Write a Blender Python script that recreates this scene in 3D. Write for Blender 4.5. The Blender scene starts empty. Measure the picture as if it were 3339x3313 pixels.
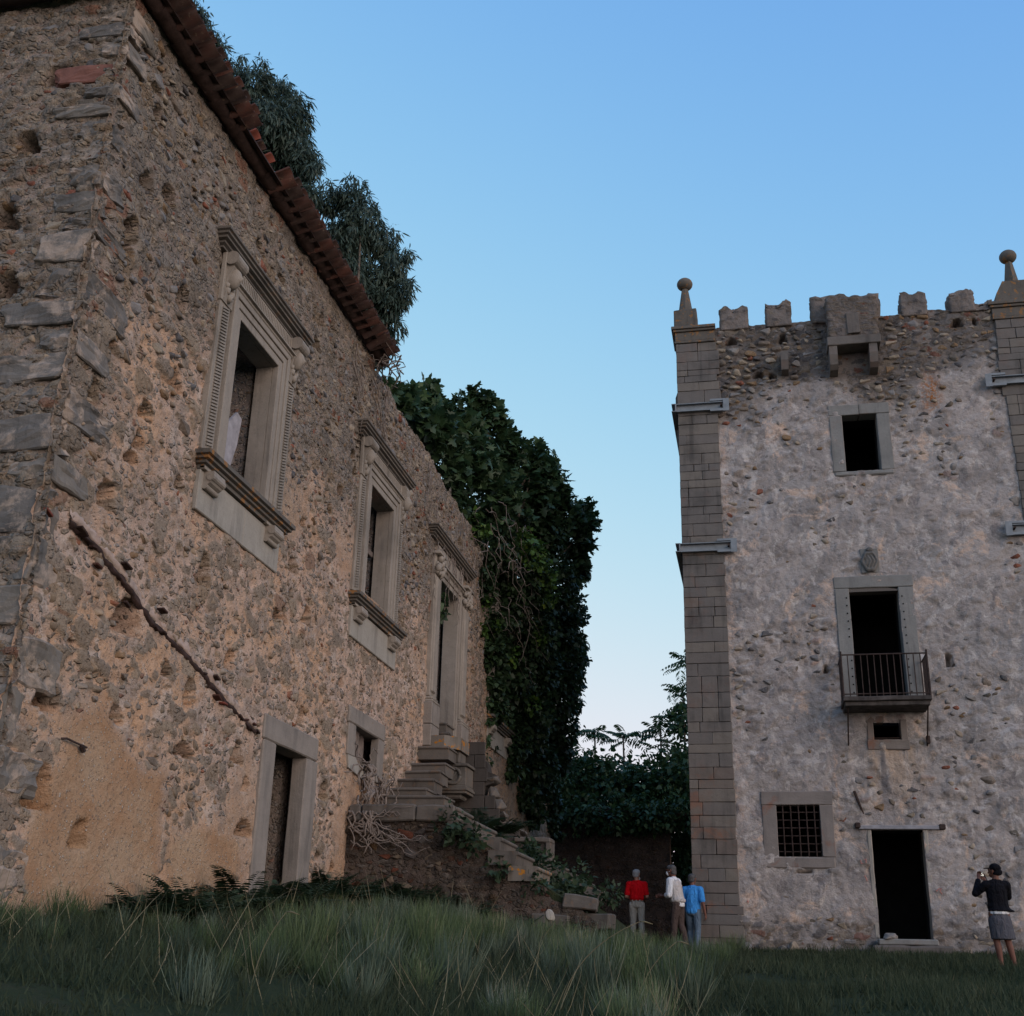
import bpy, bmesh, math, random
import numpy as np
from mathutils import Vector, Matrix

# ---------------------------------------------------------------- camera, sky, sun, exposure
SC = bpy.context.scene
COL = SC.collection
cam = bpy.data.cameras.new("camera")
cam_o = bpy.data.objects.new("camera", cam); COL.objects.link(cam_o)
cam.sensor_fit = 'HORIZONTAL'; cam.sensor_width = 36.0
cam.lens = 36.0 * 3838.6 / 3339.0
cam.clip_start = 0.1; cam.clip_end = 3000
PITCH, YAW, ROLL = 0.367094, 0.2078635, 0.0245038
fw = Vector((-math.sin(YAW)*math.cos(PITCH), math.cos(YAW)*math.cos(PITCH), math.sin(PITCH)))
rt = Vector((math.cos(YAW), math.sin(YAW), 0)); up = rt.cross(fw)
r2 = math.cos(ROLL)*rt + math.sin(ROLL)*up; u2 = -math.sin(ROLL)*rt + math.cos(ROLL)*up
m3 = Matrix((r2, u2, -fw)).transposed()
cam_o.matrix_world = m3.to_4x4()
SC.camera = cam_o

SUN_EL, SUN_AZ = math.radians(8.0), math.radians(126)     # azimuth clockwise from +Y
world = bpy.data.worlds.new("World"); SC.world = world; world.use_nodes = True
wn = world.node_tree; wn.nodes.clear()
sky = wn.nodes.new("ShaderNodeTexSky"); sky.sky_type = 'NISHITA'; sky.sun_disc = False
sky.sun_elevation = SUN_EL; sky.sun_rotation = SUN_AZ
sky.altitude = 100; sky.air_density = 1.0; sky.dust_density = 0.5; sky.ozone_density = 4.0
# the sky's brightness rolls off softly towards white, as film does: 1 - exp(-a (k c)^p) per channel
K = 0.98
sep = wn.nodes.new("ShaderNodeSeparateColor"); comb = wn.nodes.new("ShaderNodeCombineColor"); wn.links.new(sky.outputs[0], sep.inputs[0])
for ch, kk in enumerate((K*.97, K*.93, K*1.08)):
    e1 = wn.nodes.new("ShaderNodeMath"); e1.operation = 'MULTIPLY'; e1.inputs[1].default_value = -(1.78, 1.55, 1.7)[ch]
    e0 = wn.nodes.new("ShaderNodeMath"); e0.operation = 'MULTIPLY'; e0.inputs[1].default_value = kk
    ep = wn.nodes.new("ShaderNodeMath"); ep.operation = 'POWER'; ep.inputs[1].default_value = (1.45, 1.38, 1.0)[ch]
    e2 = wn.nodes.new("ShaderNodeMath"); e2.operation = 'EXPONENT'
    e3 = wn.nodes.new("ShaderNodeMath"); e3.operation = 'SUBTRACT'; e3.inputs[0].default_value = 1.0
    e4 = wn.nodes.new("ShaderNodeMath"); e4.operation = 'MULTIPLY'; e4.inputs[1].default_value = (9.55, 8.2, 8.85)[ch]
    wn.links.new(sep.outputs[ch], e0.inputs[0]); wn.links.new(e0.outputs[0], ep.inputs[0]); wn.links.new(ep.outputs[0], e1.inputs[0]); wn.links.new(e1.outputs[0], e2.inputs[0]); wn.links.new(e2.outputs[0], e3.inputs[1]); wn.links.new(e3.outputs[0], e4.inputs[0]); wn.links.new(e4.outputs[0], comb.inputs[ch])
bg = wn.nodes.new("ShaderNodeBackground"); bg.inputs[1].default_value = 0.1
wo = wn.nodes.new("ShaderNodeOutputWorld")
wn.links.new(comb.outputs[0], bg.inputs[0]); wn.links.new(bg.outputs[0], wo.inputs[0])
sun = bpy.data.lights.new("sun", 'SUN'); sun.energy = 1.9; sun.angle = math.radians(60); sun.color = (1.0, 0.82, 0.68)
sun_o = bpy.data.objects.new("sun", sun); COL.objects.link(sun_o)
sd = Vector((math.sin(SUN_AZ)*math.cos(SUN_EL), math.cos(SUN_AZ)*math.cos(SUN_EL), math.sin(SUN_EL)))
sun_o.rotation_euler = sd.to_track_quat('Z', 'Y').to_euler()
SC.view_settings.view_transform = 'Standard'; SC.view_settings.look = 'None'
SC.view_settings.gamma = 1.0; SC.view_settings.use_curve_mapping = False
SC.view_settings.exposure = 0.0

rng = np.random.default_rng(7); random.seed(7)

# ---------------------------------------------------------------- numpy noise
def _h(ix, iy, iz, seed):
    h = (ix.astype(np.int64)*374761393 + iy.astype(np.int64)*668265263 + iz.astype(np.int64)*2147483647 + seed*1274126177) & 0xFFFFFFFF
    h = ((h ^ (h >> 13))*1274126177) & 0xFFFFFFFF
    h = ((h ^ (h >> 16))*2246822519) & 0xFFFFFFFF
    return ((h ^ (h >> 15)) & 0xFFFFFF)/float(0x1000000)
def vnoise(x, y, z=0.0, seed=0):
    x = np.asarray(x, float); y = np.asarray(y, float); z = np.zeros_like(x)+z
    ix, iy, iz = np.floor(x), np.floor(y), np.floor(z)
    fx, fy, fz = x-ix, y-iy, z-iz
    fx = fx*fx*(3-2*fx); fy = fy*fy*(3-2*fy); fz = fz*fz*(3-2*fz)
    r = 0
    for a in (0, 1):
        for b in (0, 1):
            for c in (0, 1):
                w = (fx if a else 1-fx)*(fy if b else 1-fy)*(fz if c else 1-fz)
                r = r + w*_h(ix+a, iy+b, iz+c, seed)
    return r*2-1
def fbm(x, y, z=0.0, seed=0, oct=4, gain=.5):
    r, a, s, t = 0, 1.0, 1.0, 0
    for o in range(oct):
        r = r + a*vnoise(np.asarray(x)*s, np.asarray(y)*s, np.asarray(z)*s, seed+o*17); t += a; a *= gain; s *= 2.03
    return r/t
def worley(x, y, seed=0, jit=.85):
    x = np.asarray(x, float); y = np.asarray(y, float)
    ix, iy = np.floor(x), np.floor(y)
    f1 = np.full(x.shape, 9.0); f2 = np.full(x.shape, 9.0); idr = np.zeros(x.shape)
    z0 = np.zeros_like(ix)
    for a in (-1, 0, 1):
        for b in (-1, 0, 1):
            cx, cy = ix+a, iy+b
            px = cx+.5+jit*(_h(cx, cy, z0, seed)-.5); py = cy+.5+jit*(_h(cx, cy, z0+1, seed)-.5)
            d = np.hypot(px-x, py-y); r = _h(cx, cy, z0+2, seed)
            n = d < f1
            f2 = np.where(n, f1, np.minimum(f2, d)); idr = np.where(n, r, idr); f1 = np.where(n, d, f1)
    return f1, f2, idr
def sstep(a, b, x):
    t = np.clip((np.asarray(x, float)-a)/(b-a), 0, 1); return t*t*(3-2*t)

# ---------------------------------------------------------------- object helpers
def link(o, parent=None):
    COL.objects.link(o)
    if parent is not None:
        o.parent = parent; o.matrix_parent_inverse = parent.matrix_basis.inverted()
    return o
def tag(o, label=None, cat=None, group=None, kind=None):
    if label: o['label'] = label
    if cat: o['category'] = cat
    if group: o['group'] = group
    if kind: o['kind'] = kind
    return o
def thing(name, label, cat, loc=(0, 0, 0), rz=0.0, group=None):
    o = bpy.data.objects.new(name, None); o.location = loc; o.rotation_euler = (0, 0, rz); o.empty_display_size = .2
    return tag(link(o), label, cat, group)
def mesh_np(name, V, F, mat, smooth=False, attrs=None):
    """V (n,3); F (m,3|4) array or list of tuples"""
    me = bpy.data.meshes.new(name)
    V = np.asarray(V, np.float32)
    if isinstance(F, np.ndarray):
        k = F.shape[1]; m = len(F)
        me.vertices.add(len(V)); me.vertices.foreach_set("co", V.ravel())
        me.loops.add(m*k); me.loops.foreach_set("vertex_index", F.astype(np.int32).ravel())
        me.polygons.add(m); me.polygons.foreach_set("loop_start", np.arange(0, m*k, k, dtype=np.int32))
        me.update(calc_edges=True)
    else:
        me.from_pydata([tuple(map(float, v)) for v in V], [], F); me.update()
    if attrs:
        for an, av in attrs.items():
            at = me.attributes.new(an, 'FLOAT', 'POINT'); at.data.foreach_set("value", np.asarray(av, np.float32).ravel())
    if smooth: me.polygons.foreach_set("use_smooth", np.ones(len(me.polygons), bool))
    if mat is not None: me.materials.append(mat)
    return me
def obj(name, me, parent=None, loc=None, rot=None, scale=None):
    o = bpy.data.objects.new(name, me)
    if loc is not None: o.location = loc
    if rot is not None: o.rotation_euler = rot
    if scale is not None: o.scale = scale
    return link(o, parent)

class MB:
    """collects simple solids into one mesh"""
    def __init__(s): s.v = []; s.f = []
    def add(s, V, F):
        n = len(s.v); s.v += [tuple(map(float, p)) for p in V]; s.f += [tuple(n+i for i in f) for f in F]; return s
    def box(s, x0, x1, y0, y1, z0, z1):
        V = [(x, y, z) for x in (x0, x1) for y in (y0, y1) for z in (z0, z1)]
        return s.add(V, [(0, 1, 3, 2), (4, 6, 7, 5), (0, 4, 5, 1), (2, 3, 7, 6), (0, 2, 6, 4), (1, 5, 7, 3)])
    def cbox(s, x0, x1, y0, y1, z0, z1, c=.012, amp=0.0, seed=0, n=1):
        """chamfered, optionally subdivided and roughened box"""
        bm = bmesh.new(); bmesh.ops.create_cube(bm, size=1)
        bmesh.ops.scale(bm, vec=(x1-x0, y1-y0, z1-z0), verts=bm.verts)
        bmesh.ops.translate(bm, vec=((x0+x1)/2, (y0+y1)/2, (z0+z1)/2), verts=bm.verts)
        bmesh.ops.bevel(bm, geom=bm.edges[:], offset=c, segments=1, affect='EDGES', profile=.5)
        if n > 1: bmesh.ops.subdivide_edges(bm, edges=[e for e in bm.edges if e.calc_length() > c*3], cuts=n-1, use_grid_fill=True)
        if amp:
            P = np.array([v.co for v in bm.verts]); k = 5.0
            D = np.stack([vnoise(P[:, 0]*k, P[:, 1]*k, P[:, 2]*k, seed+i) for i in range(3)], 1)*amp
            for v, d in zip(bm.verts, D): v.co += Vector(d)
        bm.verts.index_update()
        s.add([v.co[:] for v in bm.verts], [tuple(v.index for v in f.verts) for f in bm.faces]); bm.free(); return s
    def tube(s, pts, radii, n=6, cap=True):
        pts = [Vector(p) for p in pts]
        if not hasattr(radii, '__len__'): radii = [radii]*len(pts)
        rings = []; prev = None
        for i, p in enumerate(pts):
            t = (pts[min(i+1, len(pts)-1)]-pts[max(i-1, 0)])
            t = t.normalized() if t.length > 1e-9 else Vector((0, 0, 1))
            a = prev if prev is not None else (Vector((0, 0, 1)) if abs(t.z) < .9 else Vector((1, 0, 0)))
            u = (a-t*a.dot(t)).normalized(); w = t.cross(u); prev = u
            rings.append([p+(u*math.cos(2*math.pi*k/n)+w*math.sin(2*math.pi*k/n))*radii[i] for k in range(n)])
        V = [q[:] for r in rings for q in r]; F = []
        for i in range(len(pts)-1):
            for k in range(n):
                F.append((i*n+k, i*n+(k+1) % n, (i+1)*n+(k+1) % n, (i+1)*n+k))
        if cap: F += [tuple(range(n-1, -1, -1)), tuple((len(pts)-1)*n+k for k in range(n))]
        return s.add(V, F)
    def lathe(s, prof, cx, cy, n=20):
        V = [(cx+r*math.cos(2*math.pi*k/n), cy+r*math.sin(2*math.pi*k/n), z) for r, z in prof for k in range(n)]; F = []
        for i in range(len(prof)-1):
            for k in range(n): F.append((i*n+k, i*n+(k+1) % n, (i+1)*n+(k+1) % n, (i+1)*n+k))
        F += [tuple(range(n-1, -1, -1)), tuple((len(prof)-1)*n+k for k in range(n))]
        return s.add(V, F)
    def prism(s, poly, axis, a, b):
        """poly of 2-D points extruded along axis ('x': pts are (y,z); 'y': (x,z); 'z': (x,y))"""
        def P(p, t): return {'x': (t, p[0], p[1]), 'y': (p[0], t, p[1]), 'z': (p[0], p[1], t)}[axis]
        n = len(poly); V = [P(p, a) for p in poly]+[P(p, b) for p in poly]
        F = [tuple(range(n)), tuple(range(2*n-1, n-1, -1))]+[(i, n+i, n+(i+1) % n, (i+1) % n) for i in range(n)]
        return s.add(V, F)
    def mitred(s, prof, y0, y1, x0, axis='x'):
        """moulding on a wall facing +x: prof = [(projection, z)...]; returns mitred at both ends"""
        V = []; F = []
        for p, z in prof:
            ring = [(x0-.02, y0-p), (x0+p, y0-p), (x0+p, y1+p), (x0-.02, y1+p)]
            V += [(a, b, z) for a, b in ring]
        n = len(prof)
        for i in range(n-1):
            for k in range(3): F.append((i*4+k, i*4+k+1, (i+1)*4+k+1, (i+1)*4+k))
        F += [(3, 2, 1, 0), tuple((n-1)*4+k for k in range(4))]
        if axis == '-y': V = [(b, -a, z) for a, b, z in V]
        return s.add(V, F)
    def mesh(s, name, mat, smooth=False, fix=True):
        me = bpy.data.meshes.new(name); me.from_pydata(s.v, [], s.f); me.update()
        if fix:
            bm = bmesh.new(); bm.from_mesh(me); bmesh.ops.recalc_face_normals(bm, faces=bm.faces); bm.to_mesh(me); bm.free()
        if smooth: me.polygons.foreach_set("use_smooth", np.ones(len(me.polygons), bool))
        if mat is not None: me.materials.append(mat)
        return me
    def build(s, name, mat, parent=None, smooth=False, **k): return obj(name, s.mesh(name, mat, smooth), parent, **k)

# ---------------------------------------------------------------- materials
class NT:
    def __init__(s, name, rough=.9, spec=.25):
        s.m = bpy.data.materials.new(name); s.m.use_nodes = True; s.t = s.m.node_tree
        s.b = s.t.nodes.get("Principled BSDF"); s.b.inputs['Roughness'].default_value = rough
        s.b.inputs['Specular IOR Level'].default_value = spec
        s.pos = s.n('ShaderNodeNewGeometry').outputs['Position']
    def n(s, typ, **kw):
        nd = s.t.nodes.new(typ)
        for k, v in kw.items(): setattr(nd, k, v)
        return nd
    def set(s, sock, v):
        if isinstance(v, bpy.types.NodeSocket): s.t.links.new(v, sock)
        elif isinstance(v, (tuple, list)) and len(v) == 3 and sock.type == 'RGBA': sock.default_value = (*v, 1)
        else: sock.default_value = v
    def scale(s, vec, sx, sy, sz):
        nd = s.n('ShaderNodeMapping'); s.set(nd.inputs[0], vec); nd.inputs['Scale'].default_value = (sx, sy, sz); return nd.outputs[0]
    def noise(s, sc, detail=4, rough=.55, vec=None, dist=0.0):
        nd = s.n('ShaderNodeTexNoise'); s.set(nd.inputs['Vector'], vec or s.pos)
        nd.inputs['Scale'].default_value = sc; nd.inputs['Detail'].default_value = detail
        nd.inputs['Roughness'].default_value = rough; nd.inputs['Distortion'].default_value = dist
        return nd.outputs[0]
    def vor(s, sc, feature='F1', vec=None, rnd=1.0):
        nd = s.n('ShaderNodeTexVoronoi', feature=feature); s.set(nd.inputs['Vector'], vec or s.pos)
        nd.inputs['Scale'].default_value = sc; nd.inputs['Randomness'].default_value = rnd
        return nd
    def ramp(s, fac, stops, interp='LINEAR'):
        nd = s.n('ShaderNodeValToRGB'); s.set(nd.inputs[0], fac); cr = nd.color_ramp; cr.interpolation = interp
        while len(cr.elements) < len(stops): cr.elements.new(.5)
        for e, (p, c) in zip(cr.elements, stops):
            e.position = p; e.color = (*(c if hasattr(c, '__len__') else (c, c, c)), 1)
        return nd.outputs[0]
    def mr(s, v, a, b, c=0.0, d=1.0):
        nd = s.n('ShaderNodeMapRange'); s.set(nd.inputs[0], v)
        for i, q in enumerate((a, b, c, d)): nd.inputs[1+i].default_value = q
        return nd.outputs[0]
    def math(s, op, a, b=0.0, c=0.0):
        nd = s.n('ShaderNodeMath', operation=op)
        for i, q in enumerate((a, b, c)): s.set(nd.inputs[i], q)
        return nd.outputs[0]
    def mix(s, fac, a, b, mode='MIX'):
        nd = s.n('ShaderNodeMix', data_type='RGBA', blend_type=mode)
        s.set(nd.inputs[0], fac); s.set(nd.inputs[6], a); s.set(nd.inputs[7], b); return nd.outputs[2]
    def attr(s, name): return s.n('ShaderNodeAttribute', attribute_name=name).outputs['Fac']
    def rnd(s):
        """per-stone random: object random + 'rnd' attribute"""
        return s.math('FRACT', s.math('ADD', s.n('ShaderNodeObjectInfo').outputs['Random'], s.attr('rnd')))
    def xyz(s):
        nd = s.n('ShaderNodeSeparateXYZ'); s.set(nd.inputs[0], s.pos); return nd.outputs
    def bump(s, h, strength=.6, dist=.02, prev=None):
        nd = s.n('ShaderNodeBump'); nd.inputs['Strength'].default_value = strength; nd.inputs['Distance'].default_value = dist
        s.set(nd.inputs['Height'], h)
        if prev is not None: s.set(nd.inputs['Normal'], prev)
        s.t.links.new(nd.outputs[0], s.b.inputs['Normal']); return nd.outputs[0]
    def color(s, c): s.set(s.b.inputs['Base Color'], c); return s.m

STONES = [(0.0, (.11, .108, .115)), (.16, (.22, .215, .22)), (.30, (.15, .13, .11)), (.44, (.30, .26, .21)), (.58, (.20, .17, .145)),
          (.70, (.25, .24, .235)), (.80, (.22, .15, .09)), (.88, (.34, .29, .235)), (.94, (.23, .09, .06)), (1.0, (.42, .39, .36))]

STONES_W = [(0.0, (.17, .15, .135)), (.16, (.25, .225, .20)), (.30, (.20, .165, .13)), (.44, (.33, .27, .21)), (.58, (.22, .19, .16)),
          (.70, (.28, .255, .235)), (.80, (.24, .17, .11)), (.88, (.37, .305, .24)), (.94, (.25, .115, .075)), (1.0, (.43, .38, .335))]

def mk_stone(name, tint=(1, 1, 1), stops=STONES, lichen=True):
    t = NT(name, .92, .2)
    c = t.ramp(t.rnd(), stops, 'CONSTANT')
    n1 = t.noise(6, 5, .65); n2 = t.noise(40, 3)
    c = t.mix(t.mr(n1, .3, .75), t.mix(1.0, c, (.62, .60, .60), 'MULTIPLY'), t.mix(1.0, c, (1.25, 1.2, 1.12), 'MULTIPLY'))
    c = t.mix(t.mr(n2, .55, .75, 0, .5), c, (.36, .33, .29))
    if lichen: c = t.mix(t.mr(t.noise(2.3, 5, .7), .58, .72, 0, .55), c, (.10, .098, .095))
    c = t.mix(1.0, c, tint, 'MULTIPLY')
    t.bump(t.math('ADD', n1, t.math('MULTIPLY', n2, .35)), .8, .03)
    return t.color(c)

def mk_facade(inner=False, tint=None, name=None):
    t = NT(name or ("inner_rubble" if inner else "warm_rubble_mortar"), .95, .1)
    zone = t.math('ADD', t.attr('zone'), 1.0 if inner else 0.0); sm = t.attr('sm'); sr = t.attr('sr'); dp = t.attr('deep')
    big = t.noise(.55, 4, .6); mid = t.noise(2.6, 5, .65); fine = t.noise(17, 6, .7); grit = t.noise(60, 2, .5)
    a = t.mix(t.mr(big, .38, .62), (.56, .36, .235), (.54, .405, .335))
    a = t.mix(t.mr(mid, .47, .60), a, (.40, .31, .255))
    a = t.mix(t.mr(t.noise(1.3, 7, .7, dist=.6), .54, .64, 0, .6), a, (.50, .30, .18))
    a = t.mix(t.mr(t.noise(1.9, 8, .7, dist=.5), .56, .62, 0, .6), a, (.60, .50, .43))
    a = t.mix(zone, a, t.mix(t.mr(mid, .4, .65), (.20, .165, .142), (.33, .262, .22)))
    a = t.mix(t.attr('plaster'), a, t.mix(t.mr(t.noise(1.2, 6, .65), .4, .6), (.47, .325, .215), (.42, .25, .145)))
    # pebbles and small rubble showing in the mortar
    v = t.vor(11.0, 'F1', t.scale(t.pos, 1, 1, 1.45)); e = t.vor(11.0, 'DISTANCE_TO_EDGE', t.scale(t.pos, 1, 1, 1.45)).outputs['Distance']
    ch = t.n('ShaderNodeSeparateColor'); t.set(ch.inputs[0], v.outputs['Color'])
    peb = t.ramp(ch.outputs[0], STONES_W, 'CONSTANT')
    dens = t.math('ADD', t.mr(zone, 0, 1, .74, .42), t.mr(t.noise(1.1, 3), .35, .65, .14, -.14))
    dens = t.math('ADD', dens, t.math('MULTIPLY', t.attr('plaster'), .5))
    on = t.math('MULTIPLY', t.math('GREATER_THAN', ch.outputs[1], dens), t.mr(e, .05, .13))
    v2 = t.vor(30.0); ch2 = t.n('ShaderNodeSeparateColor'); t.set(ch2.inputs[0], v2.outputs['Color'])
    on2 = t.math('MULTIPLY', t.math('GREATER_THAN', ch2.outputs[1], .72), t.mr(v2.outputs['Distance'], .45, .3))
    a = t.mix(t.math('MULTIPLY', on2, .8), a, t.ramp(ch2.outputs[0], [(0, (.52, .43, .35)), (.25, (.42, .31, .235)), (.45, (.60, .53, .46)), (.65, (.33, .25, .20)), (.85, (.48, .36, .26))], 'CONSTANT'))
    a = t.mix(t.math('MULTIPLY', on, .9), a, t.mix(t.mr(fine, .4, .7), peb, t.mix(.5, peb, (.42, .35, .28))))
    st = t.ramp(sr, STONES_W, 'CONSTANT')
    st = t.mix(t.mr(fine, .35, .7), t.mix(1.0, st, (.7, .67, .64), 'MULTIPLY'), t.mix(.4, st, (.45, .36, .28)))
    st = t.mix(t.mr(zone, 0, .8, .35, 0), st, (.42, .31, .22))
    a = t.mix(t.mr(sm, .25, .6), a, st)
    a = t.mix(t.mr(fine, .34, .42, .5, 0), a, (.16, .11, .08))
    cv = t.vor(19.0, 'DISTANCE_TO_EDGE', t.scale(t.pos, 1, 1, 1.6)).outputs['Distance']
    a = t.mix(t.math('MULTIPLY', t.math('MULTIPLY', t.mr(cv, .0, .07, .5, 0), t.mr(mid, .52, .60)), t.mr(t.attr('plaster'), 0, .5, 1, 0)), a, (.17, .12, .09))
    a = t.mix(t.mr(t.noise(.9, 6, .75), .56, .68, 0, .35), a, (.22, .19, .165))
    h = t.math('ADD', t.math('MULTIPLY', fine, 1.1), t.math('MULTIPLY', grit, .3))
    h = t.math('ADD', h, t.math('MULTIPLY', on, t.mr(e, 0, .25, .1, .9)))
    h = t.math('ADD', h, t.math('MULTIPLY', on2, .5))
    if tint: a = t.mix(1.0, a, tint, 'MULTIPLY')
    t.bump(h, 1.0, .035)
    return t.color(a)

def mk_tower():
    t = NT("grey_weathered_plaster", .95, .1)
    zone = t.attr('zone'); sm = t.attr('sm'); sr = t.attr('sr')
    x, y, z = t.xyz()
    big = t.noise(.5, 5, .65); mid = t.noise(1.15, 10, .66, dist=.5); fine = t.noise(13, 6, .65); grit = t.noise(60, 3, .6)
    a = t.mix(t.mr(big, .4, .62), (.41, .36, .335), (.35, .325, .315))
    a = t.mix(t.mr(mid, .46, .58, 0, .62), a, (.235, .212, .20))
    a = t.mix(t.mr(t.noise(1.0, 6, .75, dist=.5), .56, .62, 0, .85), a, (.58, .43, .34))
    a = t.mix(t.mr(t.noise(2.6, 10, .70, dist=.6), .55, .62, 0, .7), a, (.18, .16, .158))
    a = t.mix(t.mr(t.noise(3.2, 9, .66, t.scale(t.pos, 1.1, 1, 1), .6), .54, .62, 0, .6), a, (.60, .55, .52))
    v3 = t.vor(16.0, 'DISTANCE_TO_EDGE', t.scale(t.pos, 1, 1, 1.4)).outputs['Distance']
    a = t.mix(t.math('MULTIPLY', t.mr(v3, 0, .06, .7, 0), t.mr(t.noise(2.1, 5, .7), .56, .64)), a, (.15, .13, .13))
    # upper zone darker bare rubble
    a = t.mix(t.math('MULTIPLY', zone, .95), a, t.mix(t.mr(mid, .42, .62), (.20, .168, .15), (.10, .092, .088)))
    st = t.ramp(sr, STONES, 'CONSTANT')
    st = t.mix(t.mr(fine, .35, .7), t.mix(1.0, st, (.7, .68, .67), 'MULTIPLY'), t.mix(.25, st, (.36, .32, .29)))
    st = t.mix(zone, st, t.mix(1.0, st, (.68, .66, .65), 'MULTIPLY'))
    a = t.mix(t.math('MULTIPLY', t.mr(sm, .25, .6), t.mr(zone, .1, .6, .35, .9)), a, st)
    # dark mineral streaks running down under the small window (water stains)
    sv = t.noise(3.0, 4, .6, t.scale(t.pos, 1, 1, .10))
    m = t.math('MULTIPLY', t.mr(t.math('ABSOLUTE', t.math('SUBTRACT', x, 3.05)), .35, .95, 1, 0), t.mr(z, 4.75, 2.9, 1, .25))
    m = t.math('MULTIPLY', m, t.mr(z, 4.72, 4.78, 1, 0))
    a = t.mix(t.math('MULTIPLY', m, t.mr(sv, .48, .56)), a, (.15, .14, .145))
    a = t.mix(t.math('MULTIPLY', m, t.mr(sv, .5, .38, 0, .8)), a, (.48, .36, .27))
    # pinkish mortar repairs: along the pilaster edge and in ragged seams beside the openings
    wob = t.math('MULTIPLY', t.math('SUBTRACT', t.noise(1.6, 5, .65), .5), .55)
    xx = t.math('ADD', x, wob)
    for x0_, w_, za_, zb_ in ((-.42, .09, 1.0, 13.2), (2.02, .045, 7.2, 11.6), (3.98, .06, 8.4, 11.5), (1.75, .04, 2.5, 6.3), (3.9, .04, 6.9, 8.7)):
        q = t.math('MULTIPLY', t.mr(t.math('ABSOLUTE', t.math('SUBTRACT', xx, x0_)), w_*.5, w_, 1, 0), t.mr(t.math('ABSOLUTE', t.math('SUBTRACT', z, (za_+zb_)/2)), (zb_-za_)/2-.4, (zb_-za_)/2, 1, 0))
        a = t.mix(t.math('MULTIPLY', t.math('MULTIPLY', q, t.mr(fine, .40, .52, 0, .8)), t.mr(t.noise(.9, 5, .7), .46, .56)), a, (.50, .37, .30))
    # orange lichen trickle
    lm = t.math('MULTIPLY', t.mr(t.math('ABSOLUTE', t.math('SUBTRACT', x, 4.75)), .05, .35, 1, 0), t.mr(t.math('ABSOLUTE', t.math('SUBTRACT', z, 13.55)), .2, .7, 1, 0))
    a = t.mix(t.math('MULTIPLY', lm, t.mr(fine, .42, .6)), a, (.35, .13, .03))
    a = t.mix(t.mr(fine, .33, .40, .5, 0), a, (.16, .138, .13))
    h = t.math('ADD', t.math('MULTIPLY', fine, 1.2), t.math('MULTIPLY', grit, .3))
    h = t.math('ADD', h, t.math('MULTIPLY', mid, .8))
    t.bump(h, .9, .04)
    return t.color(a)

def mk_dressed(name, base, dark=(.12, .115, .11), lich=0.0, mott=.5, rust=0.0, scale=1.0, var=.0, smear=0.0):
    t = NT(name, .88, .22)
    n1 = t.noise(3.2*scale, 6, .7); n2 = t.noise(22*scale, 5, .65); n3 = t.noise(.9*scale, 4, .6)
    c = t.mix(t.mr(n1, .35, .7), base, tuple(min(1, b*1.22) for b in base))
    if var: 
        r = t.rnd(); c = t.mix(t.mr(r, 0, 1, 0, var), c, t.ramp(r, [(0, (.11, .105, .105)), (.35, (.20, .175, .145)), (.65, (.135, .125, .118)), (1, (.215, .18, .14))], 'CONSTANT'))
    c = t.mix(t.mr(n3, .5, .72, 0, mott), c, dark)
    c = t.mix(t.mr(n2, .58, .72, 0, .45), c, dark)
    sv = t.noise(7.0*scale, 4, .6, t.scale(t.pos, 1, 1, .09)); c = t.mix(t.math('MULTIPLY', t.mr(sv, .52, .66, 0, .6), t.mr(n3, .35, .6)), c, dark)
    if smear: c = t.mix(t.mr(t.noise(2.4, 7, .72, dist=.4), .50, .60, 0, smear), c, (.40, .315, .255))
    if rust: c = t.mix(t.mr(t.noise(1.7, 5, .65, dist=.5), .54, .66, 0, rust), c, (.24, .095, .05))
    if lich: c = t.mix(t.mr(t.noise(7, 4, .6), .57, .62, 0, lich), c, (.42, .17, .02))
    t.bump(t.math('ADD', t.math('MULTIPLY', n2, .6), n1), .5, .02)
    return t.color(c)

def mk_plain(name, col, rough=.8, sc=8.0, amt=.35, bump=.3, bd=.01, spec=.25, metal=0.0):
    t = NT(name, rough, spec)
    n = t.noise(sc, 5, .6); n2 = t.noise(sc*6, 3)
    c = t.mix(t.mr(n, .3, .7), tuple(b*(1-amt) for b in col), tuple(min(1, b*(1+amt)) for b in col))
    t.b.inputs['Metallic'].default_value = metal
    if bump: t.bump(t.math('ADD', n, t.math('MULTIPLY', n2, .4)), bump, bd)
    return t.color(c)

def mk_leaf(name, stops, rough=.5, trans=.25, spec=.35):
    t = NT(name, rough, spec)
    c = t.ramp(t.attr('rnd'), stops)
    c = t.mix(t.mr(t.noise(.8, 3), .35, .65, 0, .5), c, t.mix(1.0, c, (.6, .75, .7), 'MULTIPLY'))
    t.color(c)
    tr = t.n('ShaderNodeBsdfTranslucent'); t.set(tr.inputs[0], c)
    mx = t.n('ShaderNodeMixShader'); mx.inputs[0].default_value = trans
    t.t.links.new(t.b.outputs[0], mx.inputs[1]); t.t.links.new(tr.outputs[0], mx.inputs[2])
    out = [n for n in t.t.nodes if n.type == 'OUTPUT_MATERIAL'][0]; t.t.links.new(mx.outputs[0], out.inputs[0])
    return t.m

def mk_cloth(name, col, rough=.9, amt=.12):
    t = NT(name, rough, .1)
    w = t.noise(180, 2); n = t.noise(9, 4, .6)
    c = t.mix(t.mr(n, .3, .7), tuple(b*(1-amt) for b in col), tuple(min(1, b*(1+amt)) for b in col))
    t.bump(t.math('ADD', t.math('MULTIPLY', w, .06), t.noise(12, 3, .5, t.scale(t.pos, 1.3, 1.3, .55), .8)), 1.0, .05)
    return t.color(c)

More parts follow.
